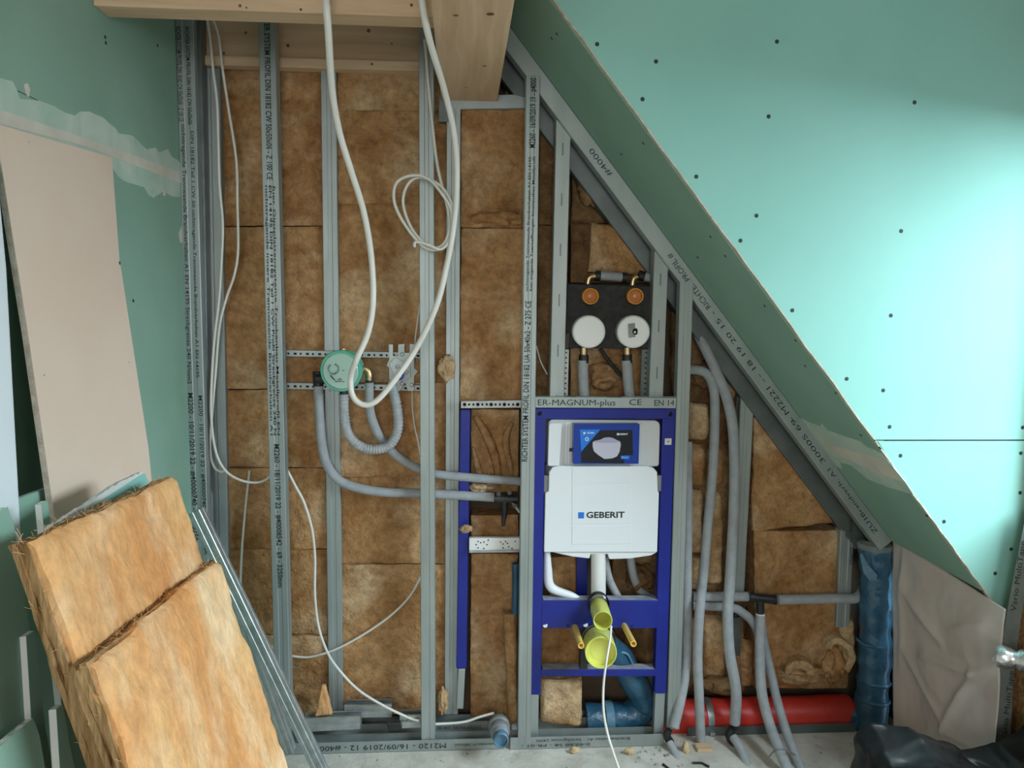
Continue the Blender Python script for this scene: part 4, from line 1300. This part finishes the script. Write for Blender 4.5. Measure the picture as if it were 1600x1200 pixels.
def pipe(name, label, px, y, r, m='foam', n=14, cat='pipe', rf=None, rings=None):
    pp = path(px, y)
    root = thing(name, label, cat, min(pp, key=lambda p: p.z))
    MB().tube(pp, r, n, rf=rf).build('tube', m, root)
    return root, pp


def collar(root, pp, f, r, m, L=0.03, name='end_sleeve', label=None):
    i = int(f * (len(pp) - 1))
    j = min(i + 1, len(pp) - 1)
    d = (pp[j] - pp[j - 1]).normalized()
    MB().cyl(pp[i] - d * L / 2, pp[i] + d * L / 2, r, 16).build(name, m, root, label=label)


YP = 0.068
r_, pp = pipe('foam_pipe', 'long grey foam pipe falling from the round green fitting and turning sideways at the bottom', [(497, 592), (499, 640), (504, 700), (514, 732), (538, 755), (590, 768), (660, 771), (772, 777)], YP, 0.0165)
collar(r_, pp, 0.0, 0.018, 'black_plastic', 0.05, 'elbow')
r_, pp = pipe('foam_pipe', 'grey foam pipe from the brass elbow running sideways above the other', [(577, 597), (578, 640), (588, 672), (601, 692), (625, 716), (660, 735), (700, 743), (822, 753)], [0.045] * 3 + [0.075] * 5, 0.0155)
collar(r_, pp, 0.0, 0.012, 'white_plastic', 0.03)
pp = path([(537, 616), (538, 650), (545, 680), (566, 699), (592, 702), (612, 692), (622, 668), (620, 635), (612, 602)], [0.04] * 9, 20)
r_ = thing('corrugated_hose', 'corrugated grey hose looping from the green fitting up to the mounting plate', 'hose', min(pp, key=lambda p: p.z))
L_tot = len(pp) - 1
MB().tube(pp, 0, 14, rf=lambda t: 0.0168 + 0.0013 * math.sin(t * 2 * math.pi * 46) + 0.0008 * math.sin(t * 331)).build('hose', 'corrugated', r_)
collar(r_, pp, 0.0, 0.014, 'black_plastic', 0.045)
r_, pp = pipe('foam_pipe', 'bent grey foam pipe passing on the far side of the toilet frame stud', [(1063, 578), (1088, 578), (1104, 584), (1114, 604), (1117, 640), (1114, 730), (1105, 830), (1099, 900), (1094, 945), (1090, 1020), (1092, 1080), (1095, 1160)], [0.10] * 5 + [0.07] * 3 + [-0.0] * 4, 0.0175)
r_, pp = pipe('foam_pipe', 'thicker grey foam pipe coming down under the slope and bending over the red pipe', [(1060, 440), (1083, 505), (1112, 565), (1135, 620), (1146, 680), (1147, 780), (1141, 900), (1137, 960), (1140, 1020), (1150, 1080), (1148, 1130)], [0.16, 0.13, 0.1, 0.09, 0.08, 0.07, 0.04, -0.0, -0.01, -0.01, 0.0], 0.0195)
collar(r_, pp, 1.0, 0.017, 'black_plastic', 0.04)
r_, pp = pipe('foam_pipe', 'grey foam pipe hugging the stud of the toilet frame down to the floor', [(1074, 690), (1074, 800), (1073, 900), (1073, 980), (1072, 1040), (1064, 1090), (1053, 1135)], [0.075, 0.05, 0.045, 0.04, 0.03, 0.0, -0.02], 0.0185)
r_, pp = pipe('foam_pipe', 'grey foam pipe running level from the drain pipe to the black tee', [(1350, 918), (1338, 934), (1310, 935), (1212, 937)], [0.12, 0.08, 0.07, 0.07], 0.0185)
r_, pp = pipe('foam_pipe', 'short level grey foam pipe on the other side of the black tee', [(1082, 932), (1120, 932), (1174, 932)], 0.085, 0.0175)
r_, pp = pipe('foam_pipe', 'lower grey foam pipe curving down behind the forked pair', [(1082, 946), (1140, 949), (1160, 957), (1178, 975), (1192, 1010)], [0.085, 0.085, 0.085, 0.10, 0.11], 0.0165)
t = thing('pipe_tee', 'black plastic tee joining the level foam pipes', 'pipe fitting', at(1188, 955, 0.07))
MB().tube(path([(1172, 933), (1190, 935), (1212, 937)], 0.07), 0.0165, 14).build('run', 'black_plastic', t)
MB().tube(path([(1188, 935), (1188, 958)], 0.07), 0.0150, 14).build('branch', 'black_plastic', t)
for a, b in ((1174, 933), (1212, 937)):
    MB().cyl(at(a, b, 0.07) - V((0.008, 0, 0)), at(a, b, 0.07) + V((0.008, 0, 0)), 0.0185, 14).build('rim', 'black_plastic', t)
r_, pp = pipe('foam_pipe', 'grey foam pipe dropping from the black tee and lying out over the floor', [(1188, 962), (1187, 1020), (1190, 1080), (1202, 1130), (1215, 1165), (1236, 1215)], [0.07, 0.03, -0.02, -0.06, -0.14, -0.24], 0.0185)
collar(r_, pp, 0.0, 0.0165, 'white_plastic', 0.018)
r_, pp = pipe('foam_pipe', 'second grey foam pipe tied beside the one from the black tee', [(1189, 972), (1194, 1005), (1203, 1045), (1213, 1090), (1226, 1135), (1240, 1175), (1258, 1215)], [0.115, 0.10, 0.05, 0.0, -0.05, -0.12, -0.2], 0.0165)
MB().tube(path([(1202, 1182), (1212, 1172), (1228, 1172), (1243, 1180)], [-0.16, -0.2, -0.2, -0.16]), 0.0028, 6).build('cable_tie', 'grey_cap', r_)
r_, pp = pipe('foam_pipe', 'short thin grey pipe on the floor below the toilet frame stud', [(1046, 1160), (1056, 1180), (1066, 1215)], [-0.03, -0.07, -0.15], 0.014)
r_, pp = pipe('foam_pipe', 'bent thin grey pipe on the floor in front of the red pipe', [(1146, 1152), (1158, 1172), (1168, 1200), (1172, 1220)], [-0.03, -0.08, -0.14, -0.2], 0.0155)
MB().tube(path([(1045, 1140), (1042, 1150), (1048, 1160)], -0.02), 0.014, 10).build('pipe_elbow', 'black_plastic', label='black elbow at the foot of the toilet frame stud', cat='pipe fitting')
MB().tube(path([(1144, 1138), (1140, 1152), (1148, 1162)], -0.02), 0.015, 10).build('pipe_elbow', 'black_plastic', label='black elbow on the floor below the bent thick foam pipe', cat='pipe fitting')
# pipes seen through the toilet frame
r_, pp = pipe('foam_pipe', 'grey pipe seen through the toilet frame beside the white flush pipe, the nearer one', [(944, 870), (952, 905), (964, 930), (975, 950)], 0.085, 0.0145, 'corrugated')
r_, pp = pipe('foam_pipe', 'grey pipe seen through the toilet frame with a wide bend', [(985, 870), (990, 900), (1002, 925), (1025, 938)], 0.11, 0.0155)

# red pipe with clamp, blue wrapped drain
pA_, pB_ = at(1030, 1117, 0.12), at(1326, 1117, 0.12)
t = thing('red_drain_pipe', 'thick red plastic drain pipe lying along the floor', 'pipe', (pA_ + pB_) / 2 - V((0, 0, 0.07)))
pB_.z = pA_.z = (pA_.z + pB_.z) / 2
rr = 0.066
MB().lathe([(0.0, 0), (rr, 0), (rr, (pB_ - pA_).length - 0.12), (rr * 1.04, (pB_ - pA_).length - 0.118), (rr * 1.04, (pB_ - pA_).length - 0.004), (rr, (pB_ - pA_).length), (0, (pB_ - pA_).length)], pA_, pB_ - pA_, 36).build('tube', 'red_plastic', t)
cx = at(1113, 1117, 0.05).x
MB().lathe([(rr, -0.012), (rr + 0.004, -0.012), (rr + 0.004, 0.012), (rr, 0.012)], V((cx, 0.12, pA_.z)), X_, 36).build('clamp_band', 'zinc', t)
MB().box((cx - 0.009, 0.035, pA_.z - 0.055), (cx + 0.012, 0.055, pA_.z - 0.02)).build('clamp_bolt', 'zinc', t, bevel=0.003)
t = thing('blue_drain_pipe', 'tall drain pipe wrapped in blue film standing under the foot of the slope', 'pipe', at(1365, 1140, 0.06))
pp = path([(1367, 850), (1369, 900), (1368, 960), (1367, 1020), (1363, 1080), (1358, 1158)], 0.06, 12)
MB().tube(pp, 0, 26, rf=lambda u: 0.058 + 0.0025 * math.sin(u * 23) + 0.002 * math.sin(u * 61)).build('tube', 'blue_wrap', t)
MB().tube([at(1300, 1117, 0.12), at(1362, 1117, 0.09)], 0.060, 26).build('side_branch', 'blue_wrap', t)
for k, (y_, r2) in enumerate(((1062, 0.062), (1002, 0.0605), (1090, 0.064))):
    c = at(1365 - k, y_, 0.06)
    MB().lathe([(r2 - 0.004, -0.007), (r2, -0.002), (r2, 0.002), (r2 - 0.004, 0.007)], c, (0.05, 0, 1), 26).build('film_wrinkle', 'blue_wrap', t)
q = [at(a, b, 0.0) for a, b in ((1344, 868), (1347, 864), (1356, 882), (1371, 899), (1369, 906), (1360, 908), (1350, 896))]
MB().prism(q, (0, 0.004, 0)).build('film_tail', 'blue_wrap_pale', t, bevel=0.001, label='loose paler flap of film')
MB().lathe([(0.040, -0.02), (0.062, -0.01), (0.062, 0.01), (0.04, 0.02)], at(1367, 852, 0.06), Z_, 24).build('crumpled_top', 'tape_grey', t)
t = thing('blue_drain_bend', 'big blue wrapped drain bend behind the lower part of the toilet frame', 'pipe', at(985, 1140, 0.1))
pp = path([(938, 1003), (962, 1020), (982, 1050), (1002, 1085), (1005, 1105), (985, 1118), (955, 1122), (915, 1124)], [0.03, 0.07, 0.085, 0.10, 0.11, 0.11, 0.11, 0.11], 8)
MB().tube(pp, 0, 26, rf=lambda u: 0.046 + 0.012 * u + 0.002 * math.sin(u * 40)).build('tube', 'blue_wrap', t)
MB().lathe([(0.05, -0.02), (0.064, -0.015), (0.064, 0.015), (0.05, 0.02)], at(950, 1122, 0.11), (1, 0, 0), 26).build('film_cuff', 'blue_wrap_pale', t)
MB().tube(path([(966, 1018), (980, 1022), (988, 1036)], 0.03), 0.004, 8).build('film_tail', 'blue_wrap_pale', t)
MB().tube(path([(806, 880), (806, 920), (805, 962)], 0.08), 0.014, 14).build('wrapped_pipe', 'blue_wrap', label='thin blue wrapped pipe peeping out beside the long printed stud', cat='pipe')
t = thing('floor_drain_stub', 'grey drain stub with a blue end lying across the floor track', 'pipe', at(782, 1165, -0.1))
c, q = at(783, 1158, -0.13), at(779, 1128, 0.02)
MB().lathe([(0.0, 0.018), (0.021, 0.018), (0.023, 0.0), (0.026, 0.004), (0.027, (q - c).length)], c, q - c, 24).build('tube', 'blue_wrap_pale', t)
MB().lathe([(0.028, 0.06), (0.033, 0.065), (0.036, 0.075), (0.036, 0.09), (0.031, 0.095), (0.031, 0.105), (0.038, 0.11), (0.038, 0.13), (0.028, 0.135)], c, q - c, 26).build('socket', 'grey_cap', t)
MB().lathe([(0.0275, 0.03), (0.0285, 0.032), (0.0285, 0.06), (0.028, 0.062)], c, q - c, 24).build('grey_sleeve', 'foam', t)

# ================================================================== shower fitting on its rails
for lab, ya, yb_ in (('upper slotted metal rail behind the round green fitting', 547, 552), ('lower slotted metal rail behind the round green fitting', 598, 602)):
    t = thing('slotted_rail', lab, 'rail', at(552, (ya + yb_) / 2 + 6, 0.07))
    bar4('strip', (447, ya), (661, ya + 4), (661, ya + 13), (447, ya + 10), 0.075, 0.098, 'steel', t, 0.001)
    mb = MB()
    for k in range(22):
        a = 452 + k * 9.6
        b = ya + 5.5 + 3.5 * k / 21
        p = at(a, b, 0.0745)
        mb.box(p - V((0.006, 0.0002, 0.0035)), p + V((0.004 if k % 2 else 0.0, 0.001, 0.0035)))
    mb.build('slot_row', 'void', t, kind='stuff')
t = thing('valve_box', 'round green shower valve housing with a clear lettered lid', 'valve', at(533, 612, 0.03))
c = at(532, 580, -0.02)
MB().lathe([(0.062, 0.0), (0.068, 0.0), (0.070, 0.004), (0.070, 0.02), (0.064, 0.026), (0.064, 0.07), (0.0, 0.07)], c, (0.12, 1, 0.05), 40).build('housing', 'teal_plastic', t)
MB().lathe([(0.0, -0.002), (0.058, -0.002), (0.063, 0.003)], c, (0.12, 1, 0.05), 40).build('lid', 'clear_cap', t)
axn = V((0.12, 1, 0.05)).normalized()
mb = MB()
for k in range(16):
    an = 2 * math.pi * k / 16
    if k in (4, 5):
        continue
    p = c - axn * 0.0035 + V((-0.022 + math.cos(an) * 0.017, 0.0, 0.008 + math.sin(an) * 0.017))
    mb.obox(p, V((math.cos(an), 0, math.sin(an))) * 0.003, (0, 0.0015, 0), V((-math.sin(an), 0, math.cos(an))) * 0.0012)
mb.build('lid_dial', 'print_ink', t, kind='stuff')
for dx, dz in ((0.022, 0.008), (-0.002, -0.03)):
    p = c + V((dx, -0.004, dz))
    MB().lathe([(0.0045, 0.002), (0.0045, 0), (0.006, 0), (0.006, 0.002)], p, (0, 1, 0), 14).build('lid_symbol', 'print_ink', t)
    for s_ in (-1, 1):
        MB().box(p + V((s_ * 0.012 - 0.0035, 0, -0.001 - 0.005)), p + V((s_ * 0.012 + 0.0035, 0.002, 0.001 - 0.005))).build('lid_mark', 'print_ink', t)
for dx, dz in ((-0.026, -0.022), (-0.022, -0.026), (-0.03, -0.018)):
    p = c + V((dx, -0.004, dz))
    MB().obox(p, (0.0012, 0, 0.0008), (0, 0.001, 0), (-0.004, 0, 0.005)).build('lid_mark', 'print_ink', t)
for an in (0.8, 2.3, 3.95, 5.5):
    p = at(533, 578, 0.045) + V((math.cos(an) * 0.066, 0, math.sin(an) * 0.062))
    MB().lathe([(0.0, 0), (0.006, 0.001), (0.009, 0.004), (0.009, 0.02)], p - V((0, 0.01, 0)), (0, 1, 0), 12).build('screw', 'zinc', t)
MB().cyl(at(494, 592, 0.05), at(512, 590, 0.05), 0.0165, 14).build('side_nut', 'black_plastic', t)
MB().cyl(at(540, 552, 0.05), at(536, 545, 0.05), 0.012, 14).build('top_nut', 'brass', t)
MB().tube(path([(562, 576), (573, 577), (577, 586), (577, 594)], 0.03), 0.011, 12).build('brass_elbow', 'brass', t)
MB().cyl(at(577, 586, 0.035), at(577, 598, 0.035), 0.0125, 14).build('elbow_cap', 'black_plastic', t)
t = thing('mounting_plate', 'galvanised mounting plate with bent tabs at the upper end of the corrugated hose', 'bracket', at(628, 611, 0.05))
o = [(607, 538), (614, 538), (614, 556), (622, 556), (622, 538), (632, 537), (632, 551), (640, 551), (640, 537), (648, 538), (647, 575), (653, 580), (647, 588), (647, 611), (637, 611), (633, 598), (624, 611), (608, 610), (608, 575), (604, 571), (608, 562)]
MB().prism([at(a, b, 0.05) for a, b in o], (0, 0.003, 0)).build('plate', 'steel', t, bevel=0.0008)
MB().prism([at(a, b, 0.045) for a, b in ((608, 568), (618, 558), (628, 564), (640, 566), (642, 590), (628, 596), (616, 588))], (0, 0.004, 0)).build('raised_panel', 'steel', t, bevel=0.001)
for a, b in ((628, 554), (628, 600), (621, 573), (635, 582), (610, 600), (643, 602)):
    MB().lathe([(0.0, 0), (0.005, 0.001), (0.0065, 0.004), (0.0065, 0.02)], at(a, b, 0.036), (0, 1, 0), 12).build('screw', 'zinc', t)
MB().lathe([(0.007, 0), (0.013, 0), (0.013, 0.03), (0.0, 0.03)], at(625, 588, 0.015), (0, 1, 0.1), 18).build('outlet', 'box_blue', t)
MB().cyl(at(612, 594, 0.04), at(612, 606, 0.04), 0.014, 14).build('hose_nut', 'zinc', t)

# ================================================================== valve plate above the toilet
t = thing('valve_plate', 'black insulating plate behind the two white knobs and orange cups', 'plate', at(950, 545, 0.05))
bar4('board', (886, 443), (1020, 447), (1015, 545), (883, 544), 0.055, 0.085, 'black_rubber', t, 0.004)
bar4('edge_tab', (884, 520), (891, 520), (889, 545), (882, 545), 0.045, 0.06, 'black_plastic', t, 0.002)
for k, (a, b) in enumerate(((921, 463), (991, 463))):
    lab = 'orange open plastic cup on the black plate, ' + ('above the blank white knob' if k == 0 else 'above the white knob with the printed square')
    tt, c, ax = open_cup('orange_cup', lab, 'cup', (a + 2, b), -0.02, 0.055, 0.0275, 0.004, 'orange_plastic', 0.04, 'orange_dark', (a - 1, b - 1), 26)
    MB().lathe([(0.0, 0.036), (0.006, 0.036), (0.006, 0.04)], c, ax).build('screw_head', 'orange_plastic', tt)
    tt = thing('valve_rosette', ('blank round white knob on the black plate' if k == 0 else 'round white knob on the black plate with a dark printed square'), 'knob', at((919, 988)[k], 545, 0.05))
    c = at((920.5, 990)[k], 518.5, -0.025)
    ax = at((917.5, 986)[k], 517, 0.055) - c
    MB().lathe([(0.0, 0.0), (0.050, 0.0), (0.0545, 0.003), (0.056, 0.008), (0.056, ax.length)], c, ax, 40).build('knob', 'white_plastic', tt)
    if k:
        q = [at(x, y, -0.0256) for x, y in ((981, 506), (995, 504), (1001, 510), (1003, 525), (982, 528))]
        MB().prism(q, (0, 0.0004, 0)).build('printed_square', 'paper_grey', tt)
        MB().lathe([(0.0, 0.0009), (0.011, 0.0006), (0.011, 0)], at(993, 518, -0.0258), (0, -1, 0), 20).build('printed_disc', 'void', tt)
        lettering('printed_text', 'MAX. 32 mm MIN. 12 mm', at(1006, 516, -0.026), Z_, -X_, 0.006, 'print_ink', tt, width=0.06)
        MB().lathe([(0.0, 0.0013), (0.004, 0.001), (0.004, 0)], at(992, 519, -0.0258), (0, -1, 0), 14).build('printed_dot', 'white_ink', tt)
    else:
        px_box(MB(), (925, 502), (931, 505), -0.0257, -0.025).build('moulded_mark', 'cistern_grey', tt)
    a2 = (912, 980)[k]
    tt = thing('valve_outlet', 'brass nut and black sleeve under the ' + ('blank white knob' if k == 0 else 'knob with the printed square'), 'pipe fitting', at(a2, 562, 0.04))
    MB().cyl(at(a2, 543, 0.05), at(a2, 556, 0.05), 0.013, 6).build('nut', 'brass', tt)
    MB().cyl(at(a2, 554, 0.05), at(a2, 567, 0.05), 0.0175, 16).build('sleeve', 'black_plastic', tt)
r_, pp = pipe('foam_pipe', 'short grey foam pipe under the blank white knob', [(911, 563), (911, 590), (914, 640)], 0.05, 0.0185)
r_, pp = pipe('foam_pipe', 'short grey foam pipe under the knob with the printed square', [(979, 563), (981, 590), (986, 640)], 0.05, 0.0185)
r_, pp = pipe('foam_pipe', 'level grey pipe above the black valve plate', [(934, 431), (955, 432), (978, 434)], 0.09, 0.0165)
for k, f in enumerate((0.02, 0.98)):
    collar(r_, pp, f, 0.018, 'black_plastic', 0.018, 'end_cap')
for k, (px_, lab) in enumerate((([(930, 431), (921, 434), (918, 444)], 'brass elbow at the near end of the level grey pipe above the valve plate'), ([(996, 432), (990, 436), (988, 446)], 'brass elbow above the knob with the printed square'))):
    MB().tube(path(px_, 0.085), 0.0105, 10).build('brass_elbow', 'brass', label=lab, cat='pipe fitting')
r_, pp = pipe('foam_pipe', 'stub of grey pipe leading off towards the roof slope above the valve plate', [(1002, 431), (1015, 434), (1030, 438)], 0.09, 0.0165)
collar(r_, pp, 0.05, 0.018, 'black_plastic', 0.02, 'end_cap')
for lab, a, b, c_, d in (('narrow perforated strip below the black valve plate, beside the blank knob', (881, 546), (889, 546), (887, 622), (880, 622)), ('perforated strip below the black valve plate, beside the slope-side stud', (1003, 546), (1016, 546), (1013, 622), (1000, 622))):
    t = thing('perforated_strip', lab, 'strip', at(*c_, 0.07))
    bar4('strip', a, b, c_, d, 0.07, 0.074, 'steel_dark' if a[0] > 900 else 'zinc', t, 0.0)
    mb = MB()
    for k in range(9):
        mb.cyl(at((a[0] + b[0]) / 2 - k * 0.25, 551 + k * 8, 0.069), at((a[0] + b[0]) / 2 - k * 0.25, 551 + k * 8, 0.0705), 0.003, 8)
    mb.build('perforation', 'void', t, kind='stuff')

# ================================================================== cables


def cable(label, px, y, r, m='cable_white', name='cable', n=8):
    pp = path(px, y, 10)
    o = MB().tube(pp, r, n).build(name, m, label=label, cat='cable')
    return o


cable('thick white cable hanging in a deep loop from the ceiling in front of the studs',
      [(506, -150), (508, -30), (513, 50), (519, 140), (530, 205), (548, 265), (568, 330), (580, 400), (583, 470), (575, 520), (557, 562), (548, 590), (551, 618), (566, 632), (586, 628), (612, 600), (650, 545), (681, 480), (698, 415), (710, 345), (714, 270), (709, 205), (694, 140), (676, 80), (664, 30), (657, -30), (654, -150)],
      [-0.64, -0.64, -0.62, -0.50, -0.42, -0.36, -0.30] + [-0.24] * 4 + [-0.2] * 6 + [-0.24] * 4 + [-0.30, -0.40, -0.54, -0.62, -0.64, -0.64], 0.0092, n=12)
cable('thin white cable wound into a loose coil, its end free',
      [(664, 62), (669, 130), (677, 210), (684, 262), (693, 300), (700, 330), (701, 360), (692, 382), (672, 386), (645, 360), (630, 320), (636, 290), (655, 277), (685, 288), (703, 312), (709, 345), (702, 375), (684, 390), (660, 384), (632, 350), (616, 315), (620, 285), (645, 274), (670, 280), (692, 305), (705, 330), (704, 368), (690, 389), (668, 382), (650, 378), (647, 386)],
      [-0.03] * 6 + [-0.05, -0.05, -0.06, -0.06, -0.06, -0.07, -0.07, -0.07, -0.075, -0.075, -0.08, -0.08, -0.085, -0.085, -0.09, -0.09, -0.09, -0.09, -0.095, -0.095, -0.1, -0.1, -0.1, -0.1, -0.1], 0.0052)
cable('pale cable falling straight beside the wide stud at the green wall',
      [(321, 14), (328, 60), (333, 110), (339, 160), (341, 220), (343, 290), (348, 350), (346, 410), (342, 470), (335, 530), (331, 590), (330, 650), (337, 705), (352, 735), (375, 750), (400, 754), (418, 748), (428, 735)], 0.03, 0.0045)
cable('second pale cable beside the first, bowing over the insulation higher up',
      [(327, 16), (341, 55), (348, 110), (357, 170), (369, 250), (371, 320), (372, 390), (366, 430), (354, 465), (343, 510), (337, 580), (331, 650), (328, 700), (334, 728), (345, 737), (352, 735)], 0.045, 0.0045)
cable('thin white cable over the lower wool curving up to the plain front stud',
      [(390, 735), (384, 790), (378, 860), (376, 925), (381, 960), (395, 985), (420, 1008), (445, 1022), (475, 1027), (500, 1023), (530, 1012), (570, 990), (610, 962), (640, 932), (658, 900)], 0.09, 0.0042)
cable('white cable sweeping from the lone printed stud down to the floor track',
      [(449, 735), (462, 760), (475, 785), (487, 825), (492, 870), (492, 930), (498, 980), (512, 1020), (530, 1047), (560, 1078), (600, 1103), (640, 1122), (655, 1126)], [0.06] * 8 + [0.06, 0.05, 0.03, 0.02, 0.01], 0.0048)
cable('white cable lying along the floor track towards the drain stub', [(655, 1132), (690, 1131), (725, 1128), (750, 1120), (772, 1114)], 0.05, 0.0048)
cable('thin pale cable behind the mounting plate beside the plain front stud', [(657, 470), (650, 520), (647, 560), (644, 620), (647, 660), (655, 700), (658, 730)], 0.09, 0.003)
cable('tiny pale cable behind the long printed stud', [(838, 540), (845, 565), (855, 585)], 0.10, 0.0028)
cable('thin white cable hanging out of the smaller yellow cap to the floor', [(955, 978), (953, 1000), (948, 1030), (943, 1070), (943, 1110), (949, 1145), (958, 1175), (970, 1210)], [-0.13, -0.16, -0.2, -0.22, -0.24, -0.26, -0.3, -0.36], 0.0042)
cable('dark cable crossing the wool under the black valve plate', [(938, 545), (950, 562), (965, 580), (975, 590)], 0.1, 0.007, 'black_rubber')

# ================================================================== loose things on and near the floor
for k, (a, b, y, ln, ang, lab) in enumerate([(518, 1132, 0.0, 0.20, 2, 'stud offcut lying on the floor track, the longest'), (575, 1112, 0.05, 0.17, 0, 'stud offcut lying behind the longest one'),
                                             (641, 1128, 0.02, 0.075, 4, 'stud offcut at the foot of the plain front stud')]):
    c = at(a, b, y)
    d = V((math.cos(math.radians(ang)), math.sin(math.radians(ang)) * 0.3, 0.02 if k == 0 else 0))
    channel('stud_offcut', lab, c - d * ln / 2, c + d * ln / 2, 0.048, 0.045, right=(0, 0, -1), into=(0, 1, 0), cat='offcut', m='zinc', lips=True, base=c)
s = D.objects['stud_offcut.002']
lettering('printed_text', 'Profil CW 50', at(641, 1126, 0.0185), X_, Z_, 0.014, 'print_ink', s, width=0.06)
MB().prism([at(a, b, 0.0) for a, b in ((604, 1130), (626, 1130), (628, 1140), (606, 1141))], (0, 0.03, 0)).build('clamp_piece', 'black_plastic', label='small black clip between the stud offcuts', cat='clip', bevel=0.003)
r2 = random.Random(9)
CH = []
for k in range(26):
    a, b = r2.uniform(990, 1060), r2.uniform(1168, 1198)
    CH.append((a, b, r2.uniform(0.004, 0.011)))
for k in range(30):
    CH.append((r2.uniform(520, 1330), r2.uniform(1176, 1210), r2.uniform(0.002, 0.006)))
mb = MB()
for a, b, s_ in CH:
    p = atz(a, b, 0.0)
    h = s_ * r2.uniform(0.5, 1.0)
    an = r2.uniform(0, 6.28)
    x, y = V((math.cos(an), math.sin(an), 0)) * s_, V((-math.sin(an), math.cos(an), 0)) * s_ * 0.7
    top = p + V((s_ * 0.2, 0, h))
    mb.add([p - x - y, p + x - y * 0.6, p + x * 0.8 + y, p - x * 0.7 + y, top + x * 0.3, top - y * 0.4 - x * 0.3], [(0, 1, 4, 5), (1, 2, 4), (2, 3, 5, 4), (3, 0, 5), (0, 3, 2, 1)])
mb.build('floor_rubble', 'rubble', kind='stuff', label='crumbs of plaster and grit scattered on the dusty floor', cat='rubble')
for k, (a, b, c_, d, lab) in enumerate(((893, 1166, 903, 1178, 'tiny wool shred on the floor before the toilet frame'), (980, 1172, 988, 1176, 'smaller wool shred near the grit'))):
    lump(atz((a + c_) / 2, (b + d) / 2, 0.012), (0.016, 0.01, 0.012), 120 + k, 'straw', label=lab, sub=3)
lump(at(1072, 1172, -0.05), (0.014, 0.014, 0.03), 125, 'straw', label='tuft of straw-coloured wool between the floor pipes', sub=3)
for k, (pts, lab) in enumerate((([(1082, 1192), (1096, 1192), (1108, 1198)], 'bent black strip on the floor'), ([(1036, 1194), (1046, 1202)], 'short black strip on the floor'))):
    MB().tube([atz(a, b, 0.004) for a, b in pts], 0.004, 6).build('black_strip', 'black_plastic', label=lab, cat='scrap')
MB().box(atz(1090, 1176, 0.0), atz(1112, 1172, 0.0) + V((0, 0.03, 0.012))).build('wood_chip', 'wood_x', label='flat chip at the foot of the bent foam pipe', cat='scrap', bevel=0.002)

# black sheeting in the corner, silver foil sticking in
bg = MB()
nu, nv = 110, 80
ya, yb2 = -1.25, -0.60
top = [(1250, 1230), (1300, 1215), (1332, 1190), (1345, 1165), (1368, 1148), (1420, 1146), (1470, 1160), (1515, 1172), (1560, 1160), (1600, 1156), (1650, 1150), (1700, 1150)]
TOP = [(at(a, b, -0.68).x, at(a, b, -0.68).z) for a, b in top]
x00 = at(1346, 1170, -0.74).x
vs = []
for j in range(nv + 1):
    for i in range(nu + 1):
        u, v = i / nu, j / nv
        x, y = x00 + (1.645 - x00) * u, ya + (yb2 - ya) * v
        p = V((x, y, 0))
        zt = TOP[0][1]
        for (xa_, za_), (xb_, zb2) in zip(TOP, TOP[1:]):
            if xa_ <= x <= xb_:
                zt = za_ + (zb2 - za_) * (x - xa_) / (xb_ - xa_)
        zt += 0.022
        e = min(1, u * 14) * min(1, (1 - v) * 12 + 0.0) * min(1, v * 6)
        r_ = zt - 0.30 * (1 - v) ** 2 - 0.02
        h = r_ + 0.05 * fbm(p, 3.5, 2) + 0.035 * (0.3 - abs(noise.noise(V((x * 7, y * 5, 2))))) + 0.022 * (0.3 - abs(noise.noise(V((x * 3 + y * 6, y * 9 - x * 2, 3)))))
        z = max(0.0, e ** 0.45 * h)
        vs.append(p + V((0.03 * fbm(V((x, y, z)), 7), 0.03 * fbm(V((x, y, z + 4)), 7), z)))
w = nu + 1
bg.add(vs, [(j * w + i, j * w + i + 1, (j + 1) * w + i + 1, (j + 1) * w + i) for j in range(nv) for i in range(nu)], True)
o = bg.build('plastic_sheeting', 'bag_black', label='crumpled black plastic sheeting heaped in the corner by the foil', cat='plastic sheet')
c0, c1 = at(1558, 1025, -0.62), at(1640, 1012, -0.75)
c1 = c0 + V((0.12, -0.10, 0.01))
pp = [c0.lerp(c1, k / 14) for k in range(15)]
t = thing('foil_roll', 'crumpled silver foil poking in at the picture edge over the grey tape', 'foil', c0)
MB().tube(pp, 0, 16, rf=lambda u: 0.029 + 0.005 * math.sin(u * 17) + 0.003 * math.sin(u * 41)).build('roll', 'alu_foil', t)
MB().prism([c0 + V(p) for p in ((-0.018, 0, -0.012), (0.0, 0, 0.02), (0.02, 0, 0.012), (0.012, 0, -0.022))], (0.004, 0.006, 0)).build('torn_end', 'alu_foil', t)
